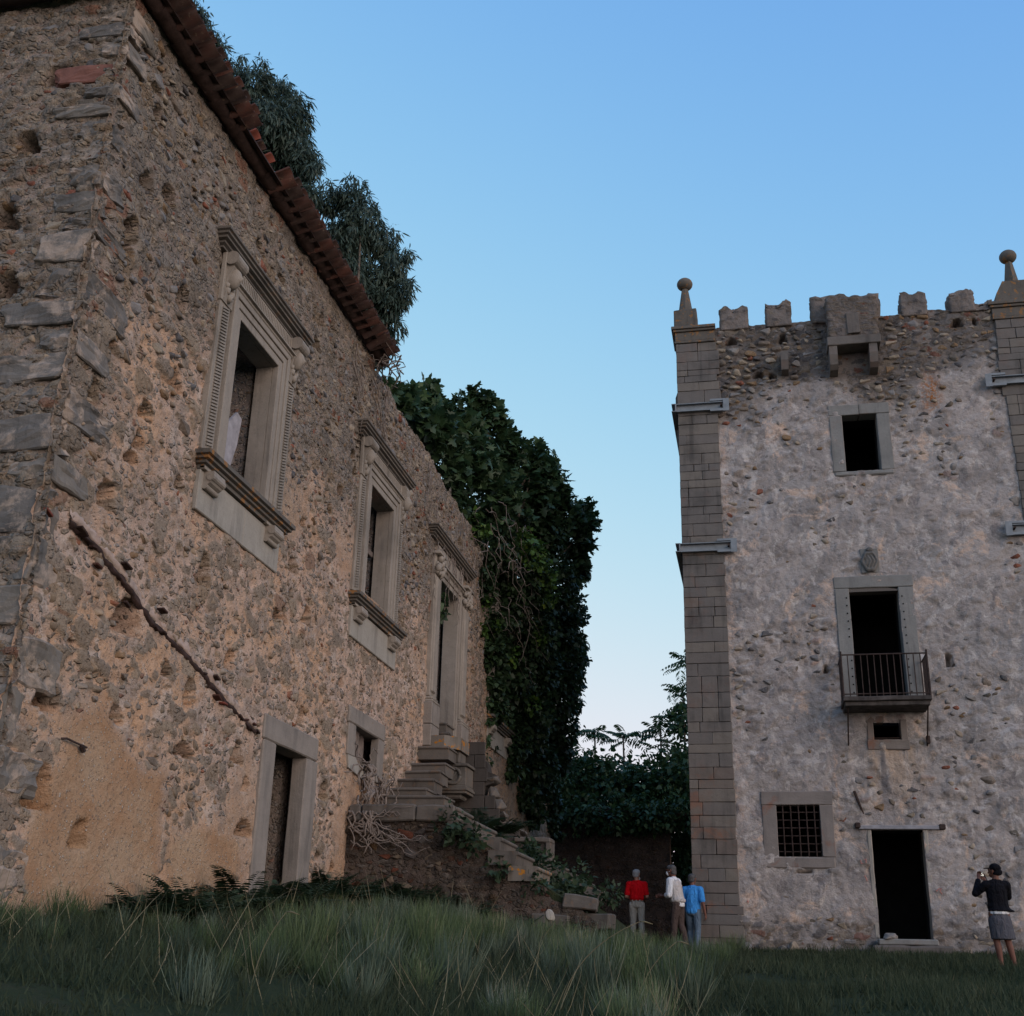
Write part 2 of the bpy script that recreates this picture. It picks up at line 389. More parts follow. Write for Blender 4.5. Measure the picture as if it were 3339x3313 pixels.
def mk_ground():
    t = NT("grassy_soil", .95, .1)
    n1 = t.noise(.35, 5, .6); n2 = t.noise(3.5, 6, .7); n3 = t.noise(30, 4, .7)
    c = t.mix(t.mr(n1, .4, .6), (.030, .042, .018), (.040, .048, .024))
    c = t.mix(t.mr(n2, .5, .7, 0, .6), c, (.065, .052, .035))
    c = t.mix(t.mr(n3, .5, .7, 0, .5), c, (.018, .026, .012))
    t.bump(t.math('ADD', n2, t.math('MULTIPLY', n3, .5)), .8, .06)
    return t.color(c)

M = dict(
    facade=mk_facade(), tower=mk_tower(), stone=mk_stone("field_stone"),
    stone_w=mk_stone("warm_field_stone", (1.0, .93, .86), STONES_W),
    quoin=mk_dressed("grey_quoin_stone", (.165, .148, .132), (.07, .067, .065), .0, .8, var=.6, scale=1.9, smear=.9),
    carved=mk_dressed("carved_sandstone", (.27, .235, .20), (.13, .115, .10), 0, .45),
    cornice=mk_dressed("weathered_cornice_stone", (.13, .115, .10), (.05, .046, .042), .12, .7),
    sill=mk_dressed("lichened_sill_stone", (.12, .108, .095), (.045, .042, .038), .55, .6),
    apron=mk_dressed("pale_apron_stone", (.31, .285, .25), (.17, .155, .14), 0, .4),
    doorstone=mk_dressed("grey_door_stone", (.235, .205, .18), (.12, .11, .10), 0, .45),
    block=mk_dressed("tower_ashlar", (.145, .128, .115), (.06, .056, .053), .0, .8, .15, var=.7),
    block_r=mk_dressed("rust_stained_ashlar", (.14, .115, .10), (.07, .062, .058), .0, .5, .5, var=.5),
    frame=mk_dressed("grey_frame_stone", (.20, .195, .185), (.10, .098, .094), 0, .45, .15),
    frame_r=mk_dressed("rusty_frame_stone", (.20, .175, .16), (.13, .12, .115), 0, .4, .6),
    finial=mk_dressed("finial_stone", (.115, .102, .088), (.05, .046, .042), .45, .5),
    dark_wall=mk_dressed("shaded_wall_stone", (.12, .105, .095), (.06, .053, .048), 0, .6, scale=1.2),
    inner=mk_facade(True), stone_d=mk_stone('dark_field_stone', (.52, .48, .455)), parapet=mk_dressed('shade_dark_stone', (.062, .053, .047), (.03, .027, .025), 0, .6), stairwall=mk_facade(False, (.37, .36, .365), 'dark_stair_rubble'), gardenwall=mk_facade(False, (.26, .235, .235), 'dark_garden_rubble'), step=mk_dressed("worn_step_stone", (.125, .11, .097), (.055, .048, .043), .10, .7),  # parapet stone carries shade in its colour; gardenwall only tints the rubble darker
    step_o=mk_dressed("orange_lichen_step_stone", (.17, .148, .125), (.07, .06, .05), 1.0, .4),
    tile=None, steel=mk_plain("galvanised_steel", (.21, .23, .25), .6, 5, .2, .2, .004, .4, .2),
    iron=mk_plain("rusty_iron", (.045, .03, .026), .8, 12, .5, .4, .004),
    black=mk_plain("unlit_black", (.012, .011, .011), .95, 4, .3, .2),  # near-black colour stands in for the unlit depth of rooms and holes
    wood=mk_plain("weathered_wood", (.16, .13, .115), .85, 7, .4, .5, .01),
    plank=mk_plain("pale_board", (.33, .31, .33), .75, 6, .25, .3, .01),
    root=mk_plain("dry_root", (.20, .165, .145), .9, 14, .4, .4, .008),
    bark=mk_plain("bark", (.12, .095, .075), .95, 9, .4, .7, .02),
    skin=mk_plain("skin", (.36, .19, .135), .55, 14, .1, .1, .002), skin_d=mk_plain("tanned_skin", (.15, .065, .045), .55, 14, .15, .1, .002),
    hair_g=mk_plain("grey_hair", (.30, .30, .31), .7, 40, .35, .5, .006), hair_d=mk_plain("dark_grey_hair", (.07, .068, .07), .7, 40, .5, .5, .006),
    red=mk_cloth("red_cotton", (.62, .006, .012)), beige=mk_cloth("beige_cotton", (.46, .42, .37)),
    white=mk_cloth("white_cotton", (.68, .70, .74)), vest=mk_cloth("greige_vest_cloth", (.47, .44, .43)), brown=mk_cloth("brown_cotton", (.075, .055, .05)),
    blue=mk_cloth("light_blue_cotton", (.055, .27, .66)), denim=mk_cloth("grey_blue_denim", (.11, .155, .21)),
    jacket=mk_cloth("black_wool", (.008, .008, .011)), skirt=mk_cloth("grey_skirt_cloth", (.085, .085, .10)), maskm=mk_cloth("white_mask_paper", (.75, .77, .80)),
    black_p=mk_plain("black_plastic", (.012, .012, .013), .4, 10, .1, 0), shoe=mk_plain("dark_shoe_leather", (.03, .026, .024), .5, 10, .2, .1),
    redpaint=mk_plain("faded_red_paint", (.46, .20, .17), .9, 30, .3, 0),
    ground=mk_ground(),
)
def mk_tile():
    t = NT("old_terracotta", .9, .15)
    c = t.ramp(t.rnd(), [(0, (.045, .025, .021)), (.3, (.056, .028, .023)), (.55, (.04, .026, .023)), (.75, (.078, .034, .026)), (1, (.055, .038, .032))], 'CONSTANT')
    n = t.noise(9, 6, .7)
    c = t.mix(t.mr(n, .45, .7, 0, .7), c, (.055, .042, .036)); c = t.mix(t.mr(t.noise(15, 4), .62, .7, 0, .4), c, (.20, .15, .10))
    t.bump(n, .6, .02); return t.color(c)
M['tile'] = mk_tile()
M['tile_dark'] = mk_plain('shade_dark_terracotta', (.048, .030, .026), .95, 7, .5, .5, .02)  # terracotta with the shade of the eave undersides put into its colour
M['tile_new'] = mk_plain("clean_red_terracotta", (.17, .05, .034), .9, 9, .3, .4)
M['leaf_fig'] = mk_leaf("fig_leaf", [(0, (0.027, 0.051, 0.024)), (.5, (0.048, 0.088, 0.037)), (.85, (0.076, 0.128, 0.051)), (1, (0.119, 0.170, 0.060))])
M['leaf_ivy'] = mk_leaf("ivy_leaf", [(0, (0.017, 0.034, 0.015)), (.6, (0.034, 0.063, 0.025)), (1, (0.068, 0.105, 0.037))])
M['leaf_lime'] = mk_leaf("young_green_leaf", [(0, (0.045, 0.090, 0.022)), (.6, (0.090, 0.165, 0.030)), (1, (0.210, 0.255, 0.038))])
M['leaf_euc'] = mk_leaf("eucalyptus_leaf", [(0, (0.037, 0.058, 0.044)), (.6, (0.076, 0.112, 0.088)), (1, (0.145, 0.187, 0.145))])
M['leaf_ail'] = mk_leaf("ailanthus_leaf", [(0, (0.020, 0.044, 0.017)), (.6, (0.043, 0.085, 0.031)), (1, (0.085, 0.145, 0.043))])
M['leaf_fern'] = mk_leaf("fern_leaf", [(0, (0.024, 0.044, 0.022)), (.6, (0.043, 0.071, 0.034)), (1, (0.076, 0.111, 0.051))], .6)
M['grass'] = mk_leaf("tall_grass", [(0, (0.071, 0.102, 0.044)), (.5, (0.119, 0.156, 0.071)), (.85, (0.170, 0.212, 0.105)), (1, (0.306, 0.272, 0.170))], .7, .3, .2)
M['grass_b'] = mk_leaf("bluish_grass", [(0, (0.085, 0.112, 0.075)), (.5, (0.139, 0.173, 0.119)), (.9, (0.204, 0.238, 0.170)), (1, (0.306, 0.289, 0.221))], .7, .3, .2)
M['lawn'] = mk_leaf("short_grass", [(0, (.040, .050, .028)), (.5, (.062, .078, .044)), (.9, (.09, .105, .065)), (1, (.17, .14, .08))], .8, .3, .15)
M['dry'] = mk_leaf("dry_straw", [(0, (.22, .18, .11)), (1, (.34, .29, .19))], .8, .2, .1)
# ---------------------------------------------------------------- masonry tools
def wall_sheet(name, us, vs, to3d, hfun, openings, top, mat, parent, flip=False):
    U, V = np.meshgrid(us, vs, indexing='ij')
    tp = top(U); Vc = np.minimum(V, tp)
    h, at = hfun(U, Vc)
    P = np.stack(to3d(U, Vc, h), -1).reshape(-1, 3)
    nu, nv = len(us), len(vs)
    idx = np.arange(nu*nv).reshape(nu, nv)
    a, b, c, d = idx[:-1, :-1], idx[1:, :-1], idx[1:, 1:], idx[:-1, 1:]
    cu = (us[:-1]+us[1:])[:, None]/2 + np.zeros((1, nv-1)); cv = np.zeros((nu-1, 1))+(vs[:-1]+vs[1:])[None]/2
    keep = (V[:-1, :-1] < tp[:-1, :-1]-1e-4) | (V[1:, :-1] < tp[1:, :-1]-1e-4)
    for y0, y1, z0, z1 in openings: keep &= ~((cu > y0) & (cu < y1) & (cv > z0) & (cv < z1))
    F = np.stack([a, b, c, d] if not flip else [a, d, c, b], -1)[keep]
    used = np.zeros(len(P), bool); used[F.ravel()] = True
    mp = np.cumsum(used)-1
    me = mesh_np(name, P[used], mp[F], mat, True, {k: v.ravel()[used] for k, v in at.items()})
    return obj(name, me, parent)
def grid(a, b, step, edges=()):
    g = list(np.arange(a, b, step))+[b]
    g = [q for q in g if all(abs(q-e) > step*.35 for e in edges)]+[e for e in edges if a <= e <= b]
    return np.array(sorted(set(g)))
def holes_field(U, V, holes, seed):
    d = np.zeros_like(U)
    wu = fbm(U*9, V*9, 0, seed, 2)*.035; wv = fbm(U*9, V*9, 5, seed, 2)*.035
    for hu, hv, ru, rv in holes:
        dv = (V+wv-hv)/rv; du = np.abs(U+wu-hu)/(ru*(1.0-.45*np.clip(dv, -1, 1)))
        d = np.maximum(d, sstep(1.12, .88, np.maximum(du, np.abs(dv))))
    return d

def rock_mesh(name, mat, seed, kind):
    """angular stones: hull of scattered points with worn edges; blocks: roughly squared quoins"""
    bm = bmesh.new(); q = np.random.default_rng(seed*7+1)
    if kind == 'block':
        bmesh.ops.create_cube(bm, size=1)
        for v in bm.verts: v.co += Vector(q.uniform(-.05, .05, 3))
        bmesh.ops.bevel(bm, geom=bm.edges[:], offset=.045, segments=1, affect='EDGES', profile=.6)
        bmesh.ops.subdivide_edges(bm, edges=[e for e in bm.edges if e.calc_length() > .5], cuts=6, use_grid_fill=True)
        bmesh.ops.triangulate(bm, faces=bm.faces)
        P = np.array([v.co for v in bm.verts])
        for k, a in ((1.6, .07), (4.5, .045), (11.0, .025)): P = P+np.stack([vnoise(P[:, 0]*k+9, P[:, 1]*k, P[:, 2]*k, seed*31+i) for i in range(3)], 1)*a
    else:
        pw = q.choice([2.6, 3.5, 5.0]); n = q.integers(11, 17); d = q.normal(size=(n, 3)); d /= (np.abs(d)**pw).sum(1, keepdims=True)**(1/pw)
        d *= q.uniform(.82, 1.08, (n, 1))*.5
        vs_ = [bm.verts.new(p) for p in d]; res = bmesh.ops.convex_hull(bm, input=vs_)
        bmesh.ops.delete(bm, geom=[e for e in res['geom_interior'] if isinstance(e, bmesh.types.BMVert)], context='VERTS')
        bmesh.ops.bevel(bm, geom=bm.edges[:], offset=.045, segments=1, affect='EDGES', profile=.7)
        bmesh.ops.triangulate(bm, faces=bm.faces)
        P = np.array([v.co for v in bm.verts])
        P = P+np.stack([vnoise(P[:, 0]*5+9, P[:, 1]*5, P[:, 2]*5, seed*31+i) for i in range(3)], 1)*.04
    ext = P.max(0)-P.min(0); P = (P-(P.max(0)+P.min(0))/2)/ext
    bm.verts.index_update(); F = [tuple(v.index for v in f.verts) for f in bm.faces]; bm.free()
    return P, F
ROCKS = [rock_mesh("rock", None, s, 'rock') for s in range(12)]
BLOCKS = [rock_mesh("block", None, s+40, 'block') for s in range(6)]
_cache = {}
def rock_me(kind, i, mat):
    k = (kind, i, mat.name)
    if k not in _cache:
        V, F = (ROCKS if kind == 'rock' else BLOCKS)[i]
        _cache[k] = mesh_np("stone", V, F, mat, False)
    return _cache[k]
def scatter_solid(name, items, mat, parent, lib=ROCKS):
    """items: (loc, dims, R 3x3, template, rnd) -> one joined mesh"""
    VV, FF, RR = [], [], []; n = 0
    tris = []
    for V, F in lib:
        T = []
        for f in F: T += [(f[0], f[i], f[i+1]) for i in range(1, len(f)-1)]
        tris.append(np.array(T))
    for loc, dims, R, k, r in items:
        V = (lib[k][0]*np.array(dims)) @ np.asarray(R).T+np.array(loc)
        VV.append(V); FF.append(tris[k]+n); RR.append(np.full(len(V), r)); n += len(V)
    me = mesh_np(name, np.concatenate(VV), np.concatenate(FF), mat, False, {'rnd': np.concatenate(RR)})
    o = obj(name, me, parent); return tag(o, kind='stuff')
def dart(n, u0, u1, v0, v1, wfun, ok, seed, dens=None, tries=6):
    """non overlapping stones on a face: returns (u,v,w,h)"""
    r = np.random.default_rng(seed); out = []; cell = {}
    ws = np.sort(wfun(r, n))[::-1]
    U = r.uniform(u0, u1, (n, tries)); V = r.uniform(v0, v1, (n, tries)); HF = r.uniform(.42, .8, n)
    Q = (r.random((n, tries)) < dens(U, V)) if dens is not None else np.ones((n, tries), bool)
    for i in range(n):
        w = float(ws[i]); h = w*float(HF[i])
        for t in range(tries):
            if not Q[i, t]: continue
            u, v = float(U[i, t]), float(V[i, t])
            if not ok(u, v, w, h): continue
            cu, cv = int(u//.5), int(v//.5); bad = False
            for a in (-1, 0, 1):
                for b in (-1, 0, 1):
                    for q in cell.get((cu+a, cv+b), ()):
                        if abs(q[0]-u) < (q[2]+w)*.46 and abs(q[1]-v) < (q[3]+h)*.46: bad = True; break
                    if bad: break
                if bad: break
            if bad: continue
            cell.setdefault((cu, cv), []).append((u, v, w, h)); out.append((u, v, w, h)); break
    return out
def rotx(a): c, s = math.cos(a), math.sin(a); return np.array([[1, 0, 0], [0, c, -s], [0, s, c]])
def roty(a): c, s = math.cos(a), math.sin(a); return np.array([[c, 0, s], [0, 1, 0], [-s, 0, c]])

# ================================================================ THE RUINED HOUSE (facade x = -7)
FX = -7.0; EY = 10.0
house = thing("ruined_house", "long roofless-looking ruined house of warm rubble stone with carved window surrounds, left side", "house", (-7, 10, 0))
house['label'] = "long ruined house of ochre rubble stone with carved window frames and broken tiled eaves"
WIN = [14.46, 20.66, 31.9]                       # window centres
def wrect(c): return (c-.715, c+.715, 6.34, 8.52)
DOORWAY = (25.25, 26.9, 4.9, 8.22); LOWDOOR = (16.5, 17.8, .55, 2.93); SMALLWIN = (20.05, 21.37, 3.28, 3.86)
OPEN = [wrect(c) for c in WIN]+[DOORWAY, LOWDOOR, SMALLWIN]
FRAMES = [(c-1.45, c+1.5, 5.35, 9.5) for c in WIN]+[(24.2, 28.1, 4.3, 9.3), (16.0, 18.3, .4, 3.3), (19.6, 21.8, 3.05, 4.2)]
FH = [(10.94, 9.88, .09, .13), (10.9, 8.85, .10, .12), (10.74, 8.04, .09, .15), (10.6, 6.93, .08, .12), (12.15, 7.95, .10, .15), (14.18, 10.05, .11, .10),
      (10.57, 5.8, .08, .13), (12.31, 6.82, .13, .11), (11.13, 4.78, .13, .16), (13.64, 4.72, .13, .20), (16.61, 5.75, .13, .12), (17.31, 5.11, .14, .12), (16.38, 4.88, .12, .10),
      (11.95, 3.62, .22, .20), (11.62, 5.67, .09, .10), (10.61, 2.4, .16, .13), (10.73, 1.5, .16, .2), (11.58, 1.13, .12, .13), (15.26, 2.6, .13, .15), (17.53, 3.53, .12, .13),
      (18.72, 2.55, .14, .14), (15.71, 1.62, .22, .10), (13.65, 3.07, .10, .16), (14.74, 3.77, .1, .12), (13.72, 2.37, .2, .08), (22.6, 4.35, .13, .2), (18.3, 7.7, .1, .1), (18.9, 8.6, .12, .1)]
_q = random.Random(77)
for _i in range(95):                                             # small knocked out hollows all over the wall
    _y, _z = _q.uniform(10.3, 30), _q.uniform(.6, 10.6)
    if any(a-.1 < _y < b+.1 and c-.1 < _z < d+.1 for a, b, c, d in FRAMES): continue
    if _y < 14.2 and _z < 2.3: continue
    _s = _q.uniform(.045, .10); FH.append((_y, _z, _s*_q.uniform(.8, 1.5), _s*_q.uniform(.7, 1.2)))
def plaster_mask(U, V):
    n = fbm(U*1.1, V*1.1, 3, 91, 4)*.9
    a = sstep(-.15, .15, 1-np.maximum(np.abs(U-12.15)/1.35, np.abs(V-1.0)/1.25)+n*.55)
    b = sstep(-.15, .15, 1-np.maximum(np.abs(U-14.6)/1.1, np.abs(V-.75)/.75)+n*.55)
    c = sstep(.22, .5, fbm(U*.45, V*.45, 8, 92, 3)+.05)*sstep(7.8, 6.6, V)*.55
    return np.clip(np.maximum(np.maximum(a, b), c), 0, 1)
def facade_h(U, V):
    zone = np.clip(sstep(5.4, 9.2, V+fbm(U*.6, V*.6, 0, 5, 4)*3.0+.8*sstep(11.5, 10.2, U)-np.clip((U-18)*.05, 0, 1))*.95, 0, 1)
    zone = np.maximum(zone, .55*sstep(24, 30, U))
    pl = plaster_mask(U, V)
    f1, f2, ir = worley(U/.21+fbm(U*2, V*2, 0, 3, 2)*.35, V/.125+fbm(U*2, V*2, 7, 3, 2)*.35, 11)
    g1, g2, jr = worley(U/.10, V/.07, 23)
    thr = .84-.44*zone+.5*pl+.10*fbm(U*.7, V*.7, 2, 8, 3)
    s1 = sstep(.04, .26, f2-f1)*(np.mod(ir*7.31, 1) > thr)
    s2 = sstep(.05, .3, g2-g1)*(np.mod(jr*5.7, 1) > thr+.05)*(1-s1)
    b1, b2, br = worley(U/.42+fbm(U*2.2, V*2.2, 0, 13, 3)*.45, V/.25+fbm(U*2.2, V*2.2, 7, 13, 3)*.45, 17)   # larger flush stones, half buried in mortar
    s3 = sstep(.06, .22, b2-b1+.10*fbm(U*7, V*7, 0, 19, 3))*(np.mod(br*9.13, 1) > .80-.12*zone-.25*sstep(11.6, 10.4, U)+.5*pl)
    loss = sstep(.1, .35, fbm(U*.9, V*.9, 4, 71, 4))                   # patches where the mortar has fallen away
    pit = sstep(.22, .42, fbm(U*6.5, V*8, 3, 61, 4))*(1-.8*pl)
    mort = fbm(U*1.1, V*1.1, 0, 1, 3)*.035+fbm(U*4.5, V*4.5, 0, 2, 4)*.034*(1-.75*pl)*(.6+.6*zone)+fbm(U*15, V*15, 0, 4, 3)*.018*(1-.6*pl)-.03*pit-.02*loss*(1-pl)
    h = mort*(1-.8*s3)+s3*(.006+.014*br)+s1*(.005+.018*ir)*(1-s3)+s2*.008*(1-s3)+.012*pl
    hole = holes_field(U, V, FH, 5)
    h = h*(1-hole)-.38*hole
    return h, dict(zone=zone, sm=np.maximum(np.maximum(s1, s2*.9), s3*.85)*(1-hole), sr=np.where(s3 > .3, np.mod(br*17.3, 1), np.where(s1 > s2, np.mod(ir*13.7, 1), np.mod(jr*11.3, 1))), plaster=pl, deep=hole)
def house_top(U):
    t = np.where(U < 19.7, 11.02, 10.88-.035*(U-19.7))
    rag = np.where(U < 19.7, 0, fbm(U*1.3, U*0, 0, 6, 3)*.22+np.floor(vnoise(U*3.1, U*0, 0, 9)*3)*.035)
    return t+rag
ys = np.unique(np.concatenate([grid(9.93, 20, .032, [q for o in OPEN for q in o[:2]]), grid(20, 30, .045, [q for o in OPEN for q in o[:2]]), grid(30, 41.8, .08, [q for o in OPEN for q in o[:2]])]))
zs = grid(-.3, 11.25, .036, sorted({q for o in OPEN for q in o[2:]}))
wall_sheet("facade_wall", ys, zs, lambda U, V, h: (FX+h, U, V), facade_h, OPEN, house_top, M['facade'], house)
EH = [(-7.81, 9.78, .13, .13), (-8.02, 8.83, .11, .13), (-8.13, 7.81, .13, .16), (-7.93, 6.91, .13, .14), (-8.1, 6.0, .1, .13), (-9.3, 9.0, .12, .12), (-9.2, 7.2, .12, .12), (-8.9, 4.5, .12, .12)]
def end_h(U, V):
    zone = np.clip(.75+.3*fbm(U*.5, V*.5, 0, 15, 3), 0, 1); pl = np.zeros_like(U)
    f1, f2, ir = worley(U/.24, V/.115+fbm(U*2, V*2, 7, 3, 2)*.35, 31)
    g1, g2, jr = worley(U/.12, V/.06, 43)
    thr = .33+.10*fbm(U*.7, V*.7, 2, 8, 3)
    s1 = sstep(.04, .26, f2-f1)*(np.mod(ir*7.31, 1) > thr); s2 = sstep(.05, .3, g2-g1)*(np.mod(jr*5.7, 1) > thr)*(1-s1)
    h = fbm(U*1.1, V*1.1, 0, 1, 3)*.03+fbm(U*5, V*5, 0, 2, 4)*.035+s1*(.03+.035*ir)+s2*.022
    hole = holes_field(U, V, EH, 6); h = h*(1-hole)-.38*hole
    return h, dict(zone=zone, sm=np.maximum(s1, s2*.9)*(1-hole), sr=np.where(s1 > s2, np.mod(ir*13.7, 1), np.mod(jr*11.3, 1)), plaster=pl, deep=hole)
wall_sheet("end_wall", grid(-11.5, FX+.07, .036), grid(-.3, 11.0, .036), lambda U, V, h: (U, EY-h, V), end_h, [], lambda U: U*0+11.0, M['facade'], house)

# inner leaf of the walls, so that openings have depth and the rooms are closed
core = MB()
ye = sorted({10.05, 41.8, *[q for o in OPEN for q in (o[0]-.12, o[1]+.12)]}); ze = sorted({-.3, 10.4, *[q for o in OPEN for q in (o[2], o[3]+.1)]})
for a, b in zip(ye[:-1], ye[1:]):
    z0 = None
    for c, d in zip(ze[:-1], ze[1:]):
        cy, cz = (a+b)/2, (c+d)/2
        inside = any(o[0]-.12 < cy < o[1]+.12 and o[2] < cz < o[3]+.1 for o in OPEN)
        if not inside and z0 is None: z0 = c
        if (inside or d == ze[-1]) and z0 is not None:
            core.box(FX-.82, FX-.42, a, b, z0, c if inside else d); z0 = None
core.box(-15, -14.4, 10.05, 41.8, -.3, 10.4); core.box(-14.4, FX-.82, 41.2, 41.8, -.3, 9); core.box(-15, FX-.45, 10.45, 10.9, -.3, 10.85)
core.box(-14.4, FX-.82, 22.4, 23.0, -.3, 9.5); core.box(-14.4, FX-.82, 18.5, 18.9, -.3, 10.3)
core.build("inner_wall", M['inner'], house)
def cross_h(U, V):
    f1, f2, ir = worley(U/.3, V/.15+fbm(U*2, V*2, 7, 3, 2)*.3, 131); s1 = sstep(.04, .22, f2-f1)*(np.mod(ir*7.31, 1) > .12)
    return fbm(U*2, V*2, 0, 132, 4)*.05+s1*(.03+.05*ir), dict(zone=np.full_like(U, 1.), sm=s1*.9, sr=np.mod(ir*13.7, 1))
wall_sheet("cross_wall", grid(-14, FX-.7, .05), grid(4.6, 10.4, .05), lambda U, V, h: (U, 18.5-h, V), cross_h, [], lambda U: 10.2+.3*fbm(U, U*0, 0, 3, 3), M['facade'], house)
MB().box(-14.4, FX-.82, 10.95, 41.2, 4.4, 4.7).build("upper_floor", M['wood'], house)

# quoin stones of the near corner
r = random.Random(4); z = .0; k = 0
red_q = mk_plain("red_sandstone", (.19, .085, .065), .9, 6, .3, .5, .02)
while z < 10.75:
    hh = r.uniform(.34, .66) if z < 4.3 else (r.uniform(.26, .46) if z < 7.2 else r.uniform(.17, .30))
    hh = min(hh, 10.95-z)
    lf, le = (r.uniform(.75, 1.2), r.uniform(.45, .7)) if k % 2 else (r.uniform(.30, .5), r.uniform(.75, 1.25))
    if z > 7: lf *= .72; le *= .75
    pf, pe = r.uniform(.045, .085), r.uniform(.05, .095)
    red = 9.6 < z+hh/2 < 9.95
    o = obj("quoin_stone", rock_me('block', r.randrange(6), red_q if red else M['quoin']), house, (FX+pf-le/2, EY-pe+lf/2, z+hh/2), (r.uniform(-.02, .02), r.uniform(-.03, .03), r.uniform(-.015, .015)), (le, lf, hh*1.0))
    if red: o['label'] = "reddish quoin stone"
    z += hh+(r.uniform(.0, .02) if z < 7.2 else r.uniform(.0, .12)); k += 1

# rubble stones: the largest seen are separate parts, the rest one mass
def ok_f(u, v, w, h):
    if v > 10.85-max(0, (u-19.7)*.05) or v < -.1 or u < 10.35: return False
    for y0, y1, z0, z1 in FRAMES:
        if y0-w*.5 < u < y1+w*.5 and z0-h*.5 < v < z1+h*.5: return False
    for hu, hv, ru, rv in FH:
        if abs(u-hu) < ru+w*.5 and abs(v-hv) < rv*.8+h*.45: return False
    return True
def dens_f(U, V):
    p = plaster_mask(U, V); d = .17+.83*sstep(5.9, 8.6, V+1.2*np.sin(U*.9))
    bare = (np.abs(U-14.3) < .9) & (V > 1.0) & (V < 2.9)                 # patch of bared rubble
    return np.where(bare, 1.0, d*(p < .35))
fs = dart(5600, 10.1, 33, -.1, 10.9, lambda r, n: .075+.32*r.beta(1.1, 4.0, n), ok_f, 3, dens_f)
r = random.Random(31)
allst = []
for u, v, w, h in fs:
    kx = r.randrange(12); a = r.gauss(0, .16); dp = min(.2, w*.7)
    allst.append(((FX+r.uniform(-.004, .028)+(.014 if v > 7 else 0)-dp*.5, u, v), (dp, w, h), rotx(a), kx, r.random(), w/math.hypot(u, 7), a, 0))
es = dart(1500, -9.8, -7.25, -.1, 10.85, lambda r, n: .09+.34*r.beta(1.1, 3.6, n), lambda u, v, w, h: all(not (abs(u-a) < c+w*.5 and abs(v-b) < d+h*.4) for a, b, c, d in EH), 5)
for u, v, w, h in es:
    kx = r.randrange(12); a = r.gauss(0, .12); dp = min(.2, w*.7)
    allst.append(((u, EY-r.uniform(.008, .045)+dp*.5, v), (w, dp, h), roty(a), kx, r.random(), w/12.5, a, 1))
allst.sort(key=lambda s: -s[5])
for loc, dims, R, kx, rn, ap, a, e in allst[:300]:
    obj("stone", rock_me('rock', kx, M['stone_w'] if not e and loc[2] < 6.8 else M['stone']), house, loc, (a, 0, 0) if not e else (0, a, 0), dims)
scatter_solid("rubble", [s[:5] for s in allst[300:] if s[0][2] < 6.8], M['stone_w'], house)
scatter_solid("rubble", [s[:5] for s in allst[300:] if s[0][2] >= 6.8], M['stone'], house)

# --- carved windows
def fluted(mb, y0, y1, z0, z1, x, n, slant=0.0):
    """row of raised slanted ribs"""
    st = (z1-z0)/n
    for i in range(n):
        a = z0+i*st
        mb.prism([(y0, a), (y1, a+slant), (y1, a+slant+st*.5), (y0, a+st*.5)], 'x', x, x+.022)
CORN = [(.06, 0), (.06, .03), (.10, .05), (.10, .085), (.15, .10), (.15, .135), (.185, .15), (.185, .185), (.215, .20), (.215, .235), (.0, .25)]
SILLP = [(.02, 0), (.09, .0), (.09, .05), (.13, .065), (.13, .10), (.175, .115), (.175, .15), (.215, .165), (.215, .225), (.0, .235)]
def head_console(name, y0, y1, z0, z1, parent, broken=False):
    """scroll bracket carved with a face"""
    mb = MB(); ym = (y0+y1)/2; w = y1-y0
    mb.cbox(FX, FX+.07, y0, y1, z0, z1, .01)
    pts = [(FX+.02, z0+.02), (FX+.07, z0), (FX+.10, z0+.12), (FX+.075, z0+.25), (FX+.10, z0+.38), (FX+.17, z1-.22), (FX+.185, z1-.10), (FX+.14, z1), (FX+.02, z1)]
    mb.prism(pts, 'y', y0+.05, y1-.05)
    n = 18; rr = .105
    if not broken: mb.prism([(FX+.15+rr*math.cos(2*math.pi*i/n), z1-.10+rr*math.sin(2*math.pi*i/n)) for i in range(n)], 'y', y0+.01, y1-.01)
    o = mb.build(name, M['carved'], parent)
    # face
    bm = bmesh.new(); bmesh.ops.create_icosphere(bm, subdivisions=3, radius=1)
    for v in bm.verts:
        x, y, z = v.co
        f = 1+.17*math.exp(-((y/.22)**2+((z-.02)/.3)**2))*(x > 0)*2.0        # nose
        f -= .19*math.exp(-(((abs(y)-.34)/.15)**2+((z-.18)/.12)**2))*(x > 0)   # eye sockets
        f += .11*math.exp(-((y/.3)**2+((z+.42)/.07)**2))*(x > 0)                # lips
        f -= .13*math.exp(-((y/.34)**2+((z+.54)/.06)**2))*(x > 0)
        f += .10*(z > .45)+.05*math.sin(9*math.atan2(y, x))*(z > .5)            # hair
        v.co = Vector((x*f*.12, y*f*w*.25, z*f*.16))
    me = bpy.data.meshes.new("carved_face"); bm.to_mesh(me); bm.free(); me.materials.append(M['carved'])
    me.polygons.foreach_set("use_smooth", np.ones(len(me.polygons), bool))
    obj("carved_face", me, o, (FX+.115, ym, z1-.36))
    # beard leaves
    lv = MB()
    for i, (dy, dz, sc) in enumerate([(-.07, -.58, 1), (.07, -.58, 1), (0, -.66, 1.2), (-.09, -.5, .8), (.09, -.5, .8)]):
        bm = bmesh.new(); bmesh.ops.create_icosphere(bm, subdivisions=1, radius=.055*sc); bm.verts.index_update()
        lv.add([(FX+.085+v.co.x, ym+dy+v.co.y*.9, z1+dz+v.co.z*1.4) for v in bm.verts], [tuple(v.index for v in f.verts) for f in bm.faces]); bm.free()
    lv.build("carved_leaf", M['carved'], o, True)
    return o
